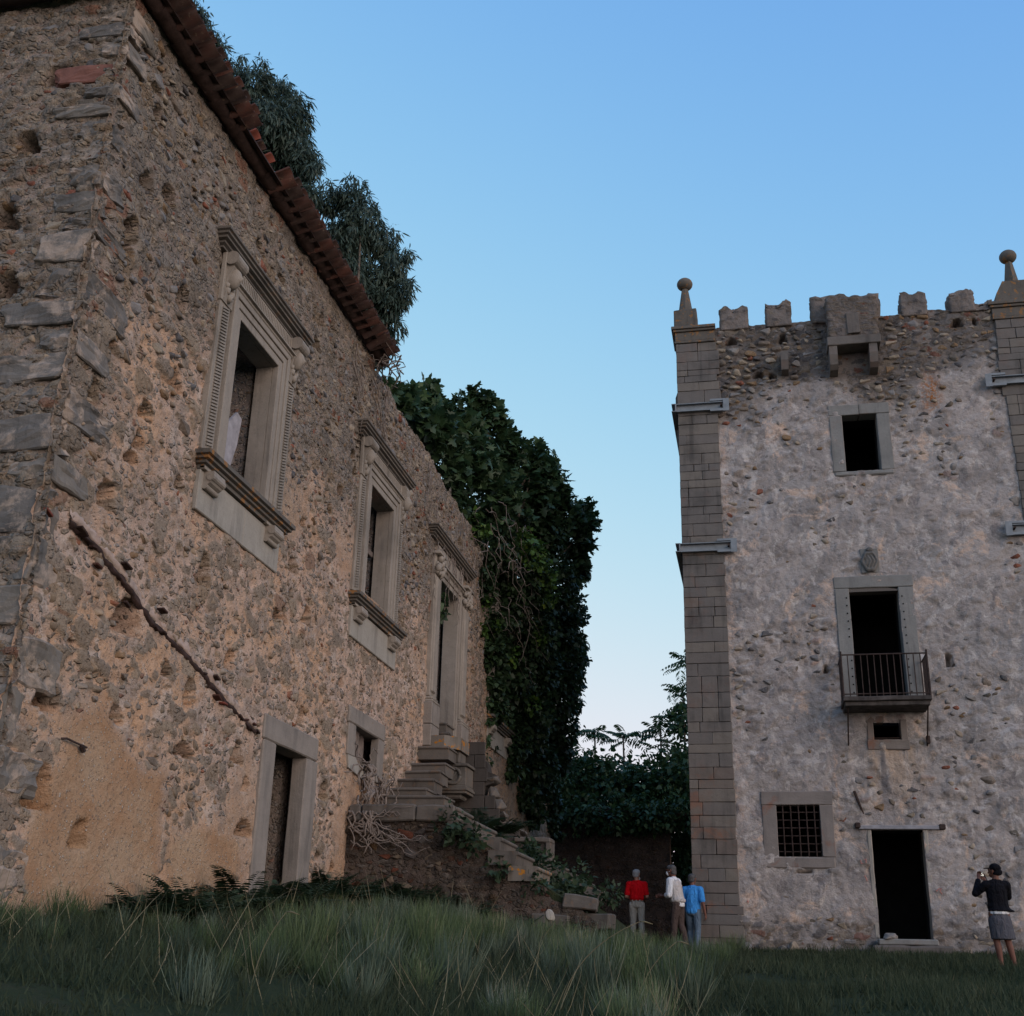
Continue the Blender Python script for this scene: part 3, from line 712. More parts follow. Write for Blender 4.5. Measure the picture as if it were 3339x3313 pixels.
def carved_window(c, dz, broken=False):
    g0, g1 = c-.715, c+.715; zb, zt = 6.34+dz, 8.52+dz
    w = MB()
    # architrave, three fasciae and the reveal behind it
    for i, (d, p) in enumerate(((.0, .05), (.13, .07), (.24, .095))):
        e = .13 if i == 0 else (.11 if i == 1 else .09)
        a0, a1 = g0-d-e, g1+d+e
        w.cbox(FX-.05, FX+p, a0, g0-d, zb-.16, zt+d+e, .008); w.cbox(FX-.05, FX+p, g1+d, a1, zb-.16, zt+d+e, .008)
        w.cbox(FX-.05, FX+p, g0-d, g1+d, zt+d, zt+d+e, .008)
    win = w.build("window", M['carved'], house)
    j = MB(); j.box(FX-.32, FX-.051, g1-.005, g1+.12, zb-.1, zt-.005); j.box(FX-.32, FX-.051, g0-.12, g0+.005, zb-.1, zt-.005); j.box(FX-.32, FX-.051, g0-.12, g1+.12, zt-.004, zt+.11)
    j.build("reveal", M['carved'], win)
    # fluted side strips
    for a, b in ((g0-.68, g0-.36), (g1+.36, g1+.66)):
        s = MB(); s.cbox(FX-.05, FX+.05, a, b, zb-.13, zt+.02, .01); fluted(s, a+.08, b-.06, zb-.05, zt-.1, FX+.05, 44, .05)
        s.build("fluted_strip", M['carved'], win)
    # frieze with flutes, cavetto mouldings
    f = MB(); f.cbox(FX-.05, FX+.05, g0-.34, g1+.34, zt+.36, zt+.72, .008)
    for i in range(34):
        yy = g0-.30+i*(g1-g0+.6)/34; f.box(FX+.05, FX+.068, yy, yy+.03, zt+.46, zt+.66)
    f.build("frieze", M['carved'], win)
    m_ = MB(); m_.mitred([(.08, 0), (.10, .02), (.10, .05), (.14, .06), (.14, .085), (.05, .10)], g0-.34, g1+.34, FX); o = m_.build("moulding", M['carved'], win); o.location.z = zt+.33
    head_console("console", g0-.70, g0-.34, zt-.06, zt+.70, win); head_console("console", g1+.34, g1+.68, zt-.06, zt+.70, win, broken)
    cm = MB(); cm.mitred(CORN, g0-.76, g1+.71, FX); co = cm.build("cornice", M['cornice'], win); co.location.z = zt+.70
    sm = MB(); sm.mitred(SILLP, g0-.53, g1+.65, FX); so = sm.build("window_sill", M['sill'], win); so.location.z = zb-.39
    ap = MB(); ap.cbox(FX-.04, FX+.045, g0-.62, g0+.85, zb-.96, zb-.40, .012); ap.cbox(FX-.04, FX+.042, g0+.855, g1+.72, zb-.96, zb-.40, .012); ap.build("apron", M['apron'], win)
    for a in (g0-.52, g1+.14):
        q = MB(); n = 12
        q.prism([(FX+.03, zb-.40), (FX+.19, zb-.40), (FX+.20, zb-.47), (FX+.15, zb-.56), (FX+.09, zb-.60), (FX+.03, zb-.62)], 'y', a, a+.34)
        q.prism([(FX+.15+.055*math.cos(2*math.pi*i/n), zb-.48+.055*math.sin(2*math.pi*i/n)) for i in range(n)], 'y', a-.015, a+.355)
        q.prism([(FX+.075+.04*math.cos(2*math.pi*i/n), zb-.61+.04*math.sin(2*math.pi*i/n)) for i in range(n)], 'y', a-.01, a+.35)
        q.prism([(FX+.03, zb-.36), (FX+.10, zb-.36), (FX+.10, zb-.40), (FX+.03, zb-.40)], 'y', a-.1, a+.44)
        q.build("sill_bracket", M['carved'], win)
    return win
for i, c in enumerate(WIN): carved_window(c, 0 if i == 0 else -.05, i == 1)
# filling of the second window: bricks, lintel board and shutter post
w2 = [o for o in house.children if o.name.startswith("window")][1]
bk = MB()
for i in range(7):
    for jx in range(3): bk.cbox(FX-.44, FX-.33, 20.0+jx*.23+(i % 2)*.08, 20.21+jx*.23+(i % 2)*.08, 7.62+i*.105, 7.71+i*.105, .008, .008, i*7+jx)
bk.build("brick_infill", mk_plain("old_brick", (.23, .085, .055), .95, 12, .4, .5, .01), w2)
MB().cbox(FX-.5, FX-.34, 19.95, 21.37, 7.48, 7.60, .01, .01, 2, 3).cbox(FX-.45, FX-.36, 20.52, 20.62, 6.2, 7.48, .008).cbox(FX-.44, FX-.37, 20.66, 20.74, 6.2, 7.48, .008).build("shutter_post", M['wood'], w2)

# --- great doorway with pilasters
def doorway():
    d0, d1 = DOORWAY[:2]; zb, zt = DOORWAY[2:]
    w = MB()
    for i, (d, p) in enumerate(((.0, .05), (.12, .075))):
        a0, a1 = d0-d-.12, d1+d+.12
        w.cbox(FX-.32, FX+p, a0, d0-d, zb-.2, zt+d+.12, .008); w.cbox(FX-.32, FX+p, d1+d, a1, zb-.2, zt+d+.12, .008); w.cbox(FX-.5, FX+p, d0-d, d1+d, zt+d, zt+d+.12, .008)
    pass
    dr = w.build("great_doorway", M['carved'], house)
    for a, b in ((24.5, 24.95), (27.2, 27.72)):
        p = MB(); p.cbox(FX-.05, FX+.10, a, b, 5.35, 8.15, .015); p.cbox(FX-.05, FX+.14, a+.07, b-.07, 5.45, 8.1, .03)
        for zz, e in ((5.2, .06), (5.27, .03)): p.cbox(FX-.05, FX+.14+e, a-e, b+e, zz, zz+.065, .02)
        p.build("pilaster", M['carved'], dr)
        c = MB(); c.cbox(FX-.05, FX+.10, a, b, 8.15, 8.62, .02)
        rr = random.Random(int(a*10))
        for i in range(26):
            bm = bmesh.new(); bmesh.ops.create_icosphere(bm, subdivisions=1, radius=rr.uniform(.04, .085)); bm.verts.index_update()
            oy, oz, ox = rr.uniform(a, b), rr.uniform(8.18, 8.6), FX+.12+rr.uniform(0, .06)
            c.add([(ox+v.co.x, oy+v.co.y, oz+v.co.z*1.3) for v in bm.verts], [tuple(v.index for v in f.verts) for f in bm.faces]); bm.free()
        c.cbox(FX-.05, FX+.22, a-.06, b+.06, 8.6, 8.67, .01); c.build("capital", M['carved'], dr, True)
        q = MB()
        for i, (za, zc) in enumerate(((4.25, 4.72), (4.725, 5.2))): q.cbox(FX-.05, FX+.20, a-.1, b+.1, za, zc, .015, .006, i, 2)
        q.build("plinth", M['doorstone'], dr)
    f = MB(); f.cbox(FX-.05, FX+.06, 24.9, 27.25, zt+.25, 8.95, .01); f.build("frieze", M['carved'], dr)
    m_ = MB(); m_.mitred([(.08, 0), (.11, .02), (.11, .05), (.15, .06), (.15, .09), (.05, .10)], d0-.25, d1+.25, FX); o = m_.build("moulding", M['carved'], dr); o.location.z = zt+.24
    cm = MB(); cm.mitred(CORN, 24.38, 27.9, FX); co = cm.build("cornice", M['cornice'], dr); co.location.z = 9.0
    k = MB()
    for i in range(2): k.cbox(FX-.4+i*.16, FX-.34+i*.02, d0+.15+i*.5, d0+.55+i*.5, 5.2, 7.7, .01, .01, i, 2)
    k.build("door_board", M['wood'], dr)
doorway()

# --- low door with lintel and jambs, small window
y0, y1, z0, z1 = LOWDOOR
ld = MB().cbox(FX-.3, FX+.045, 16.02, 18.24, 2.93, 3.29, .02, .008, 3, 4).build("low_door", M['doorstone'], house)
MB().cbox(FX-.22, FX+.04, 16.05, y0+.02, .3, 2.925, .018, .01, 5, 5).build("jamb", M['doorstone'], ld)
MB().cbox(FX-.22, FX+.04, y1-.02, 18.27, .3, 2.925, .018, .01, 6, 5).build("jamb", M['doorstone'], ld)
MB().cbox(FX-.42, FX+.02, y0, y1, .3, .75, .02).build("threshold", M['doorstone'], ld)
fill = []
zz = .5
while zz < 2.95:                                       # dry stone filling set back in the door
    hh = r.uniform(.10, .2); yy = y0-.1
    while yy < y1+.3:
        wv = r.uniform(.18, .45); fill.append(((FX-.70+r.uniform(-.02, .03), yy+wv/2, zz+hh/2), (.25, wv, hh), np.eye(3), r.randrange(6), r.random())); yy += wv
    zz += hh
scatter_solid("blocking_stones", fill, M['parapet'], ld, BLOCKS)  # near-black stone colour stands in for the shade deep in the door
y0, y1, z0, z1 = SMALLWIN
sw = MB().cbox(FX-.4, FX+.04, 19.62, 21.74, 3.86, 4.16, .02, .008, 8, 4).build("small_window", M['doorstone'], house)
MB().cbox(FX-.13, FX+.035, 19.66, 20.05, 3.3, 3.855, .015, .008, 9, 2).build("jamb", M['doorstone'], sw)
MB().cbox(FX-.13, FX+.035, 21.37, 21.73, 3.05, 3.855, .015, .008, 10, 2).build("jamb", M['doorstone'], sw)
MB().prism([(19.68, 3.29), (20.1, 3.3), (20.35, 3.16), (20.62, 3.12), (20.6, 2.98), (19.75, 3.08)], 'x', FX-.3, FX+.04).build("broken_sill", M['apron'], sw)
MB().cbox(FX-.25, FX-.12, 20.52, 20.68, 3.2, 3.9, .01, .01, 1, 2).cbox(FX-.35, FX-.2, 20.82, 21.2, 3.2, 3.9, .02, .02, 4, 3).build("window_post", M['wood'], sw)

# --- sloping scar of a former lean-to roof: mortar ridge with broken tiles under it
pts = [(10.5, 4.30), (10.95, 4.23), (11.7, 4.03), (12.4, 3.76), (13.3, 3.60), (14.05, 3.42), (14.9, 3.20), (15.75, 3.03)]
st = []
for (a, b), (c, d) in zip(pts[:-1], pts[1:]):
    for i in range(14): st.append((a+(c-a)*i/14, b+(d-b)*i/14))
st.append(pts[-1])
SA = np.array(st); tt = np.arange(len(st)); ring = []; NR = 7
for k, ang in enumerate(np.linspace(-1.0, 1.56, NR)):
    rr = .050+.018*fbm(tt*.22, tt*0+k*.7, 0, 3, 3)+.028*fbm(tt*1.1, tt*0+k*1.7, 0, 5, 2)
    ring.append(np.stack([FX-.03+rr*.95*math.cos(ang), SA[:, 0], SA[:, 1]+rr*(2.0 if ang > 0 else .9)*math.sin(ang)], 1))
ring = np.stack(ring, 1).reshape(-1, 3)
F = [(i*NR+k, i*NR+k+1, (i+1)*NR+k+1, (i+1)*NR+k) for i in range(len(st)-1) for k in range(NR-1)]
scar = obj("roof_scar", mesh_np("roof_scar", ring, F, mk_dressed("scar_mortar", (.40, .305, .255), (.17, .12, .10), 0, .6, .55, scale=2.4), True), house)
ring2 = []
for k, ang in enumerate(np.linspace(-1.3, 1.3, 5)):
    rr = .048+.03*fbm(tt*.5, tt*0+k*1.1, 3, 13, 3)
    ring2.append(np.stack([FX-.03+rr*1.35*math.cos(ang), SA[:, 0], SA[:, 1]-.07+rr*.9*math.sin(ang)], 1))
ring2 = np.stack(ring2, 1).reshape(-1, 3)
obj("tile_bed", mesh_np("tile_bed", ring2, [(i*5+k, i*5+k+1, (i+1)*5+k+1, (i+1)*5+k) for i in range(len(st)-1) for k in range(4)], M['tile_dark'], True), scar)
for i, (a, b) in enumerate(st[5:-3]):
    if r.random() < .80: continue
    bm = MB(); wv = r.uniform(.07, .17); bm.cbox(FX-.02, FX+.06+r.uniform(-.03, .035), -wv/2, wv/2, -.014, .014, .006, .008, i, 2)
    q = bm.build("tile_shard", M['tile_dark'] if r.random() < .5 else (M['tile'] if r.random() < .7 else M['tile_new']), scar); q.location = (0, a, b-.085-r.uniform(0, .045)); q.rotation_euler = (r.uniform(-.5, .2), 0, r.uniform(-.1, .1))
# iron hook in the wall
MB().tube([(FX-.02, 10.95, 2.02), (FX+.06, 11.0, 2.03), (FX+.07, 11.38, 2.0)], .012).tube([(FX+.07, 11.28, 2.0), (FX+.07, 11.33, 1.95)], .028).build("iron_hook", M['iron'], house)

# --- roof: tiled eaves along the facade and round the near corner
def tile_verts(L, r0, r1, concave=False, th=.014, n=7):
    V = []; F = []
    for s, (x, rr) in enumerate(((0, r0), (L, r1))):
        for k in range(n):
            a = math.pi*k/(n-1)
            for q in (rr, rr-th):
                V.append((x, q*math.cos(a), (q*math.sin(a))*(1 if not concave else -1)*.8))
    def I(s, k, q): return s*n*2+k*2+q
    for k in range(n-1):
        F += [(I(0, k, 0), I(0, k+1, 0), I(1, k+1, 0), I(1, k, 0)), (I(0, k, 1), I(1, k, 1), I(1, k+1, 1), I(0, k+1, 1))]
        for s in (0, 1): F.append((I(s, k, 0), I(s, k, 1), I(s, k+1, 1), I(s, k+1, 0)))
    for k in (0, n-1): F.append((I(0, k, 0), I(1, k, 0), I(1, k, 1), I(0, k, 1)))
    return V, F
cover = mesh_np("tile", *tile_verts(.46, .105, .08), M['tile'], True); channel = mesh_np("tile", *tile_verts(.46, .115, .09, True), M['tile'], True)
cover_n = mesh_np("tile", *tile_verts(.46, .105, .08), M['tile_new'], True)
roof = MB()
sl = math.radians(17)
E0 = 11.10                                             # eave height of tile seats
def roofz(d): return E0+d*math.tan(sl)
roof.prism([(FX+.30, E0-.06), (FX+.30, E0-.03), (FX-1.6, roofz(1.8)), (FX-1.6, roofz(1.8)-.1)], 'y', 9.75, 19.75)
roof.prism([(9.72, E0-.05), (9.72, E0-.02), (11.4, roofz(1.7)), (11.4, roofz(1.7)-.1)], 'x', -14, FX+.1)
ro = roof.build("roof", M['tile_dark'], house)
le = MB().tube([(FX+.16, 9.85, 10.86), (FX+.16, 12.5, 10.88), (FX+.16, 16, 10.92), (FX+.16, 19.75, 10.96)], .06, 8)
y = 9.8; i = 0
low = mesh_np("tile", *[np.array(tile_verts(.62, .14, .12, True, .018)[0])[:, [1, 0, 2]], tile_verts(.62, .14, .12, True, .018)[1]], M['tile_dark'], True)
while y < 19.6:                                         # lower course laid along the wall head, bellies down
    obj("eave_tile", low, ro, (FX+.10+r.uniform(-.012, .012), y, 11.07+.004*(y-10)+r.uniform(-.008, .008)), (r.uniform(-.02, .02), r.uniform(-.08, .08), r.uniform(-.02, .02))); y += .56
x = FX+.1
lowx = mesh_np("tile", *tile_verts(.62, .14, .12, True, .018), M['tile_dark'], True)
while x > -11:
    obj("eave_tile", lowx, ro, (x-.6, 9.84, 11.03), (0, 0, 0)); x -= .56
y = 9.72; i = 0
while y < 19.75:                                        # upper course, cover and channel tiles running up the slope
    gap = 12.75 < y < 13.95
    loose = y > 18.6
    for row in range(3):
        back = .36*row+(.22 if gap else 0)
        if gap and row == 0 and i % 2: continue
        ry = math.pi-0; 
        xx = FX+.50-back+r.uniform(-.035, .02); zz = E0+.03+back*math.tan(sl)+.03+(r.uniform(-.05, .02) if loose else r.uniform(-.008, .012))
        rot = (r.uniform(-.05, .05), sl+(r.uniform(-.1, .15) if loose else 0), math.pi+r.uniform(-.04, .04)+(r.uniform(-.3, .3) if loose else 0))
        me = channel if i % 2 else (cover_n if gap and i % 4 == 0 else cover)
        obj("tile", me, ro, (xx, y+r.uniform(-.01, .01), zz+(.055 if i % 2 == 0 else .02)), rot)
    y += .142; i += 1
# ================================================================ THE TOWER (facade y = 28)
TY = 28.0; TX0, TX1 = -1.55, 7.72; TQ0, TQ1 = -.52, 6.5
tower = thing("stone_tower", "square grey battlemented stone tower with an iron balcony over its dark doorway", "tower", (3.1, TY, 0))
UPW = (2.55, 3.39, 11.52, 13.05); BALD = (2.37, 3.49, 5.75, 8.49); SMW = (2.66, 3.25, 4.89, 5.27); GRW = (.39, 1.34, 2.31, 3.44); TDOOR = (2.42, 3.52, .62, 2.9)
TOPEN = [UPW, BALD, SMW, GRW, TDOOR]
TH = [(-.1, 15.42, .10, .085), (1.22, 15.4, .08, .13), (5.56, 15.42, .11, .09), (5.99, 15.46, .03, .1), (1.7, 6.54, .05, .08), (4.47, 6.69, .07, .13), (.95, 1.98, .16, .025), (.55, 14.4, .1, .08), (.9, 14.3, .08, .06)]
def tower_h(U, V):
    n = fbm(U*.6, V*.6, 0, 55, 4)
    zone = np.clip(sstep(12.5, 14.6, V+n*2.6), 0, 1)
    foot = sstep(1.35, .75, V+n*.5)
    f1, f2, ir = worley(U/.27+fbm(U*2, V*2, 0, 53, 2)*.4, V/.15+fbm(U*2, V*2, 7, 53, 2)*.4, 51)
    g1, g2, jr = worley(U/.12, V/.08, 63)
    loss = sstep(.08, .30, fbm(U*.8, V*.55, 4, 66, 4)+.35*np.exp(-((U-4.6)/1.2)**2-((V-7.2)/1.6)**2))
    thr = .97-.60*zone-.24*loss*(1-zone)-.45*foot
    s1 = sstep(.04, .24, f2-f1)*(np.mod(ir*7.31, 1) > thr); s2 = sstep(.05, .3, g2-g1)*(np.mod(jr*5.7, 1) > thr+.12)*(1-s1)
    rough = .5+.5*np.maximum(zone, loss)
    h = fbm(U*.9, V*.9, 0, 57, 3)*.035+fbm(U*4, V*4, 0, 58, 4)*.035*rough+fbm(U*14, V*14, 0, 59, 3)*.024-.03*loss-.03*zone
    flake = sstep(.02, .06, fbm(U*2.6, V*2.6, 9, 77, 5))                 # plaster skin flaked off in islands
    h = h+.022*flake*(1-zone)+s1*(.012+.03*ir)+s2*.015
    hole = holes_field(U, V, TH, 9); h = h*(1-hole)-.35*hole
    return h, dict(zone=np.maximum(zone, .5*foot), sm=np.maximum(s1, .9*s2)*(1-hole), sr=np.where(s1 > s2, np.mod(ir*13.7, 1), np.mod(jr*11.3, 1)))
us = grid(TQ0-.05, TQ1+.05, .042, sorted({q for o in TOPEN for q in o[:2]})); vs = grid(.1, 15.9, .042, sorted({q for o in TOPEN for q in o[2:]}))
wall_sheet("tower_wall", us, vs, lambda U, V, h: (U, TY-h, V), tower_h, TOPEN, lambda U: 15.86+.05*vnoise(U*2.2, U*0, 0, 3), M['tower'], tower)
core = MB()
xe = sorted({TX0+.03, TX1-.03, *[q for o in TOPEN for q in o[:2]]}); ze = sorted({0, 15.8, *[q for o in TOPEN for q in o[2:]]})
for a, b in zip(xe[:-1], xe[1:]):
    s0 = None
    for c, d in zip(ze[:-1], ze[1:]):
        inside = any(o[0] < (a+b)/2 < o[1] and o[2] < (c+d)/2 < o[3] for o in TOPEN)
        if not inside and s0 is None: s0 = c
        if (inside or d == ze[-1]) and s0 is not None: core.box(a, b, TY+.40, TY+.85, s0, c if inside else d); s0 = None
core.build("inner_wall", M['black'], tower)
sd_ = MB(); sd_.box(TX0+.03, TX0+.5, TY+.85, TY+9, 0, 15.8); sd_.box(TX1-.5, TX1-.03, TY+.85, TY+9, 0, 15.8); sd_.box(TX0+.5, TX1-.5, TY+8.5, TY+9, 0, 15.8)
sd_.build("side_wall", M['tower'], tower)
fl = MB()
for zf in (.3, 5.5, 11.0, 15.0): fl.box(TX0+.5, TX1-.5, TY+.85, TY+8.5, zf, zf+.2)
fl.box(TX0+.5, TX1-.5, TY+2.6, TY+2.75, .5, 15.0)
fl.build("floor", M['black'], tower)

# corner pilasters of ashlar, every block a part
CZ = [.1, .43, .57, .84, 1.07, 1.25, 1.51, 1.76, 2.04, 2.34, 2.68, 2.94, 3.2, 3.5, 3.8, 4.01, 4.29, 4.61, 4.82, 5.1, 5.34, 5.68, 6.04, 6.43, 6.74, 7.01, 7.27, 7.62, 7.91, 8.14, 8.39, 8.65, 8.92, 9.24, 9.48,
      9.72, 9.98, 10.31, 10.55, 10.77, 11.02, 11.28, 11.49, 11.73, 11.92, 12.22, 12.48, 12.75, 13.05, 13.3, 13.62, 14.01, 14.26, 14.45, 14.62, 14.87, 15.17, 15.42]
r = random.Random(12)
def blockme(w, d, h, mat, seed):
    return MB().cbox(-w/2, w/2, -d/2, d/2, -h/2, h/2, .009, .006, seed, 2).mesh("ashlar_block", mat)
for side, (xa, xb) in enumerate(((TX0, TQ0), (TQ1, TX1))):
    for i, (za, zc) in enumerate(zip(CZ[:-1], CZ[1:])):
        cuts = [xa, xb]
        m = i % 3
        if r.random() < .8: cuts = [xa, xa+(xb-xa)*(r.choice((.2, .28, .55, .68))), xb]
        if r.random() < .18: cuts = [xa, xa+.35*(xb-xa), xa+.72*(xb-xa), xb]
        out = r.uniform(0, .1) if zc > 13.4 or zc < 1.3 else r.uniform(-.01, .015)
        if side == 0: cuts[-1] += out
        else: cuts[0] -= out
        for a, b in zip(cuts[:-1], cuts[1:]):
            d = .42; mt = M['block_r'] if (zc < 4.3 and r.random() < .6) else M['block']
            o = obj("ashlar_block", blockme(b-a-.008, d, zc-za-.008, mt, r.randrange(999)), tower, ((a+b)/2, TY-.05+d/2+r.uniform(-.006, .008), (za+zc)/2))
# plinth stones of the bottom course
for x, w, h in ((-.45, .35, .35), (0, .36, .32), (.36, .25, .26), (.62, .28, .36), (1.05, .3, .2), (1.6, .35, .24), (1.95, .4, .22)):
    obj("foot_stone", rock_me('rock', r.randrange(12), M['stone']), tower, (x, TY-.05, .2+h*.45), (0, r.uniform(-.2, .2), 0), (w, .3, h))
# rubble stones standing proud of the upper zone and the bare patches: the largest are parts
def ok_t(u, v, w, h):
    for a, b, c, d in ((2.1, 3.85, 11.3, 13.4), (1.9, 4.05, 5.4, 8.9), (2.55, 3.4, 4.65, 5.45), (0, 1.7, 2, 3.8), (2.1, 3.95, .2, 3.1), (2.25, 3.7, 14.1, 16), (1.1, 1.35, 14.2, 15), (2.6, 3.2, 8.8, 9.6)):
        if a-w*.5 < u < b+w*.5 and c-h*.5 < v < d+h*.5: return False
    for hu, hv, ru, rv in TH:
        if abs(u-hu) < ru+w*.5 and abs(v-hv) < rv+h*.45: return False
    return True
def dens_t(U, V):
    n = fbm(U*.6, V*.6, 0, 55, 4); zone = sstep(12.5, 14.6, V+n*2.6); foot = sstep(1.3, .7, V+n*.5)
    loss = sstep(.08, .30, fbm(U*.8, V*.55, 4, 66, 4)+.35*np.exp(-((U-4.6)/1.2)**2-((V-7.2)/1.6)**2))
    return np.maximum(np.maximum(zone*.9, loss*.10), np.maximum(foot*.4, .004))
ts = dart(3200, TQ0+.1, TQ1-.05, .3, 15.75, lambda r, n: .11+.32*r.beta(1.2, 3.6, n), ok_t, 15, dens_t)
items = []
for u, v, w, h in ts:
    kx = r.randrange(12); a = r.gauss(0, .13); dp = min(.2, w*.7)
    items.append(((u, TY-r.uniform(.005, .04)+dp*.5, v), (w, dp, h), roty(a), kx, r.random(), w, a))
items.sort(key=lambda s: -s[5])
for loc, dims, R, kx, rn, ap, a in items[:170]: obj("stone", rock_me('rock', kx, M['stone']), tower, loc, (0, a, 0), dims)
scatter_solid("rubble", [s[:5] for s in items[170:]], M['stone'], tower)

# capital mouldings and ball finials of the corner pilasters
def capital(x0, x1, wf):
    p = [(.0, 0), (.03, 0), (.03, .03), (.05, .05), (.05, .33), (.09, .35), (.09, .39), (.13, .41), (.13, .46), (0, .49)]
    m_ = MB(); m_.mitred(p, x0, x1, 0, '-y'); m_.v = [(b_, a_, c_) for a_, b_, c_ in m_.v] if False else m_.v
    return m_
for side, (xa, xb, xf) in enumerate(((TX0, TQ0, -1.28), (TQ1-.05, TX1, 7.13))):
    cp = MB()
    for (e, za, zc) in ((.03, 15.43, 15.50), (.012, 15.50, 15.76), (.06, 15.76, 15.83), (.10, 15.83, 15.92)):
        cp.cbox(xa-e, xb+e*(.3 if side == 0 else 1), TY-.05-e, TY+1.1, za, zc, .012, .006, int(za*100), 3)
    cap = cp.build("capital", M['finial'], tower)
    yf = TY+.45; w = .31 if side == 0 else .46
    fb = MB()
    if side == 0: fb.cbox(xf-w, xf+w, yf-w, yf+w, 15.92, 16.58, .02, .015, 3, 3)
    else: fb.prism([(xf-w-.1, 15.92), (xf-w-.06, 16.2), (xf-w+.12, 16.55), (xf+w-.12, 16.55), (xf+w+.06, 16.2), (xf+w+.1, 15.92)], 'y', yf-w, yf+w)
    fbo = fb.build("finial_base", M['finial'], tower)
    dx = .0; z0 = 16.57
    sp = MB().lathe([(.205, z0), (.2, z0+.03), (.155, z0+.35), (.10, z0+.72), (.085, z0+.80)], xf, yf, 4 if side else 8); sp.build("finial_shaft", M['finial'], fbo)
    bl = MB().lathe([(.02, z0+.78)]+[(.215*math.cos(a)+.002, z0+.965+.185*math.sin(a)) for a in np.linspace(-1.45, 1.5, 12)], xf, yf, 20); bl.build("finial_ball", M['finial'], fbo, True)

# merlons: rough rubble blocks with stones of their own
def merlon(x0, x1, z1, seed, d=.55, bump=None, y0=TY-.02):
    bm = bmesh.new(); bmesh.ops.create_cube(bm, size=1); bmesh.ops.subdivide_edges(bm, edges=bm.edges[:], cuts=13, use_grid_fill=True)
    z0 = 15.75; P = np.array([v.co for v in bm.verts])
    X = (x0+x1)/2+P[:, 0]*(x1-x0); Yv = y0+d/2+P[:, 1]*d; Z = z0+(P[:, 2]+.5)*(z1-z0)
    topm = P[:, 2] > .3
    Z = Z+topm*(fbm(X*4, Yv*4, 0, seed, 3)*.12+np.floor(vnoise(X*5, Yv*2, 0, seed+3)*2)*.04)
    if bump: Z = Z+topm*bump[1]*np.exp(-((X-bump[0])/.1)**2)
    f1, f2, ir = worley(X/.19+Yv*3, Z/.10, seed+5); s = sstep(.04, .2, f2-f1)*(.012+.022*ir)
    nx = np.sign(P[:, 0])*(np.abs(P[:, 0]) > .49); ny = np.sign(P[:, 1])*(np.abs(P[:, 1]) > .49)
    ns = fbm(X*6, Z*6, Yv*6, seed, 3)*.02
    X = X+nx*(s+ns); Yv = Yv+ny*(s+ns)
    for v, a, b, c in zip(bm.verts, X, Yv, Z): v.co = (a, b, c)
    bm.verts.index_update(); bm.faces.ensure_lookup_table()
    V = np.stack([X, Yv, Z], 1); F = np.array([[v.index for v in f.verts] for f in bm.faces]); bm.free()
    zz = np.full(len(V), .95); me = mesh_np("merlon", V, F, M['tower'], True, dict(zone=zz, sm=sstep(.3, .8, s/.045)*.8, sr=np.mod(ir*13.7, 1)))
    return obj("merlon", me, tower)
merlon(-.36, .35, 16.44, 1, bump=(-.2, .10)); merlon(.85, 1.47, 16.52, 2, bump=(1.35, .07)); merlon(4.27, 4.88, 16.34, 4, bump=(4.4, .1)); merlon(5.47, 6.04, 16.38, 5)
merlon(2.02, 3.72, 16.50, 3, bump=(2.12, .13)); merlon(6.04, 6.45, 15.98, 8)
# box machicolation on stone brackets
mc = MB(); mc.cbox(2.30, 3.62, TY-.52, TY, 14.80, 15.04, .015, .01, 3, 5)
mach = mc.build("machicolation", M['block'], tower)
bm = bmesh.new(); bmesh.ops.create_cube(bm, size=1); bmesh.ops.subdivide_edges(bm, edges=bm.edges[:], cuts=16, use_grid_fill=True)
P = np.array([v.co for v in bm.verts]); X = 2.98+P[:, 0]*1.2; Yv = TY-.24+P[:, 1]*.44; Z = 15.04+(P[:, 2]+.5)*1.20
f1, f2, ir = worley(X/.22+Yv*3, Z/.085, 88); s = sstep(.04, .3, f2-f1)*(.02+.03*ir)
nx = np.sign(P[:, 0])*(np.abs(P[:, 0]) > .49); ny = np.sign(P[:, 1])*(np.abs(P[:, 1]) > .49); ns = fbm(X*6, Z*6, Yv*6, 4, 3)*.03
Z = Z+(P[:, 2] > .4)*fbm(X*4, Yv*4, 0, 8, 3)*.10
V = np.stack([X+nx*(s+ns), Yv+ny*(s+ns), Z], 1); bm.verts.index_update(); F = np.array([[v.index for v in f.verts] for f in bm.faces]); bm.free()
obj("rubble_box", mesh_np("rubble_box", V, F, M['tower'], True, dict(zone=np.full(len(V), 1.), sm=sstep(.2, .6, s/.045)*.9, sr=np.mod(ir*13.7, 1))), mach)
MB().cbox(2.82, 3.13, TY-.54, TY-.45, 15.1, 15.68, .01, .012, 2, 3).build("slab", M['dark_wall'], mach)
for a in (2.34, 3.32):
    MB().prism([(TY+.1, 14.80), (TY-.48, 14.80), (TY-.49, 14.55), (TY-.42, 14.3), (TY-.3, 14.2), (TY+.1, 14.15)], 'x', a, a+.2).build("bracket", M['block'], mach)
MB().prism([(TY+.1, 14.86), (TY-.30, 14.84), (TY-.31, 14.6), (TY-.22, 14.36), (TY+.1, 14.3)], 'x', 1.14, 1.32).build("bracket", M['block'], tower)

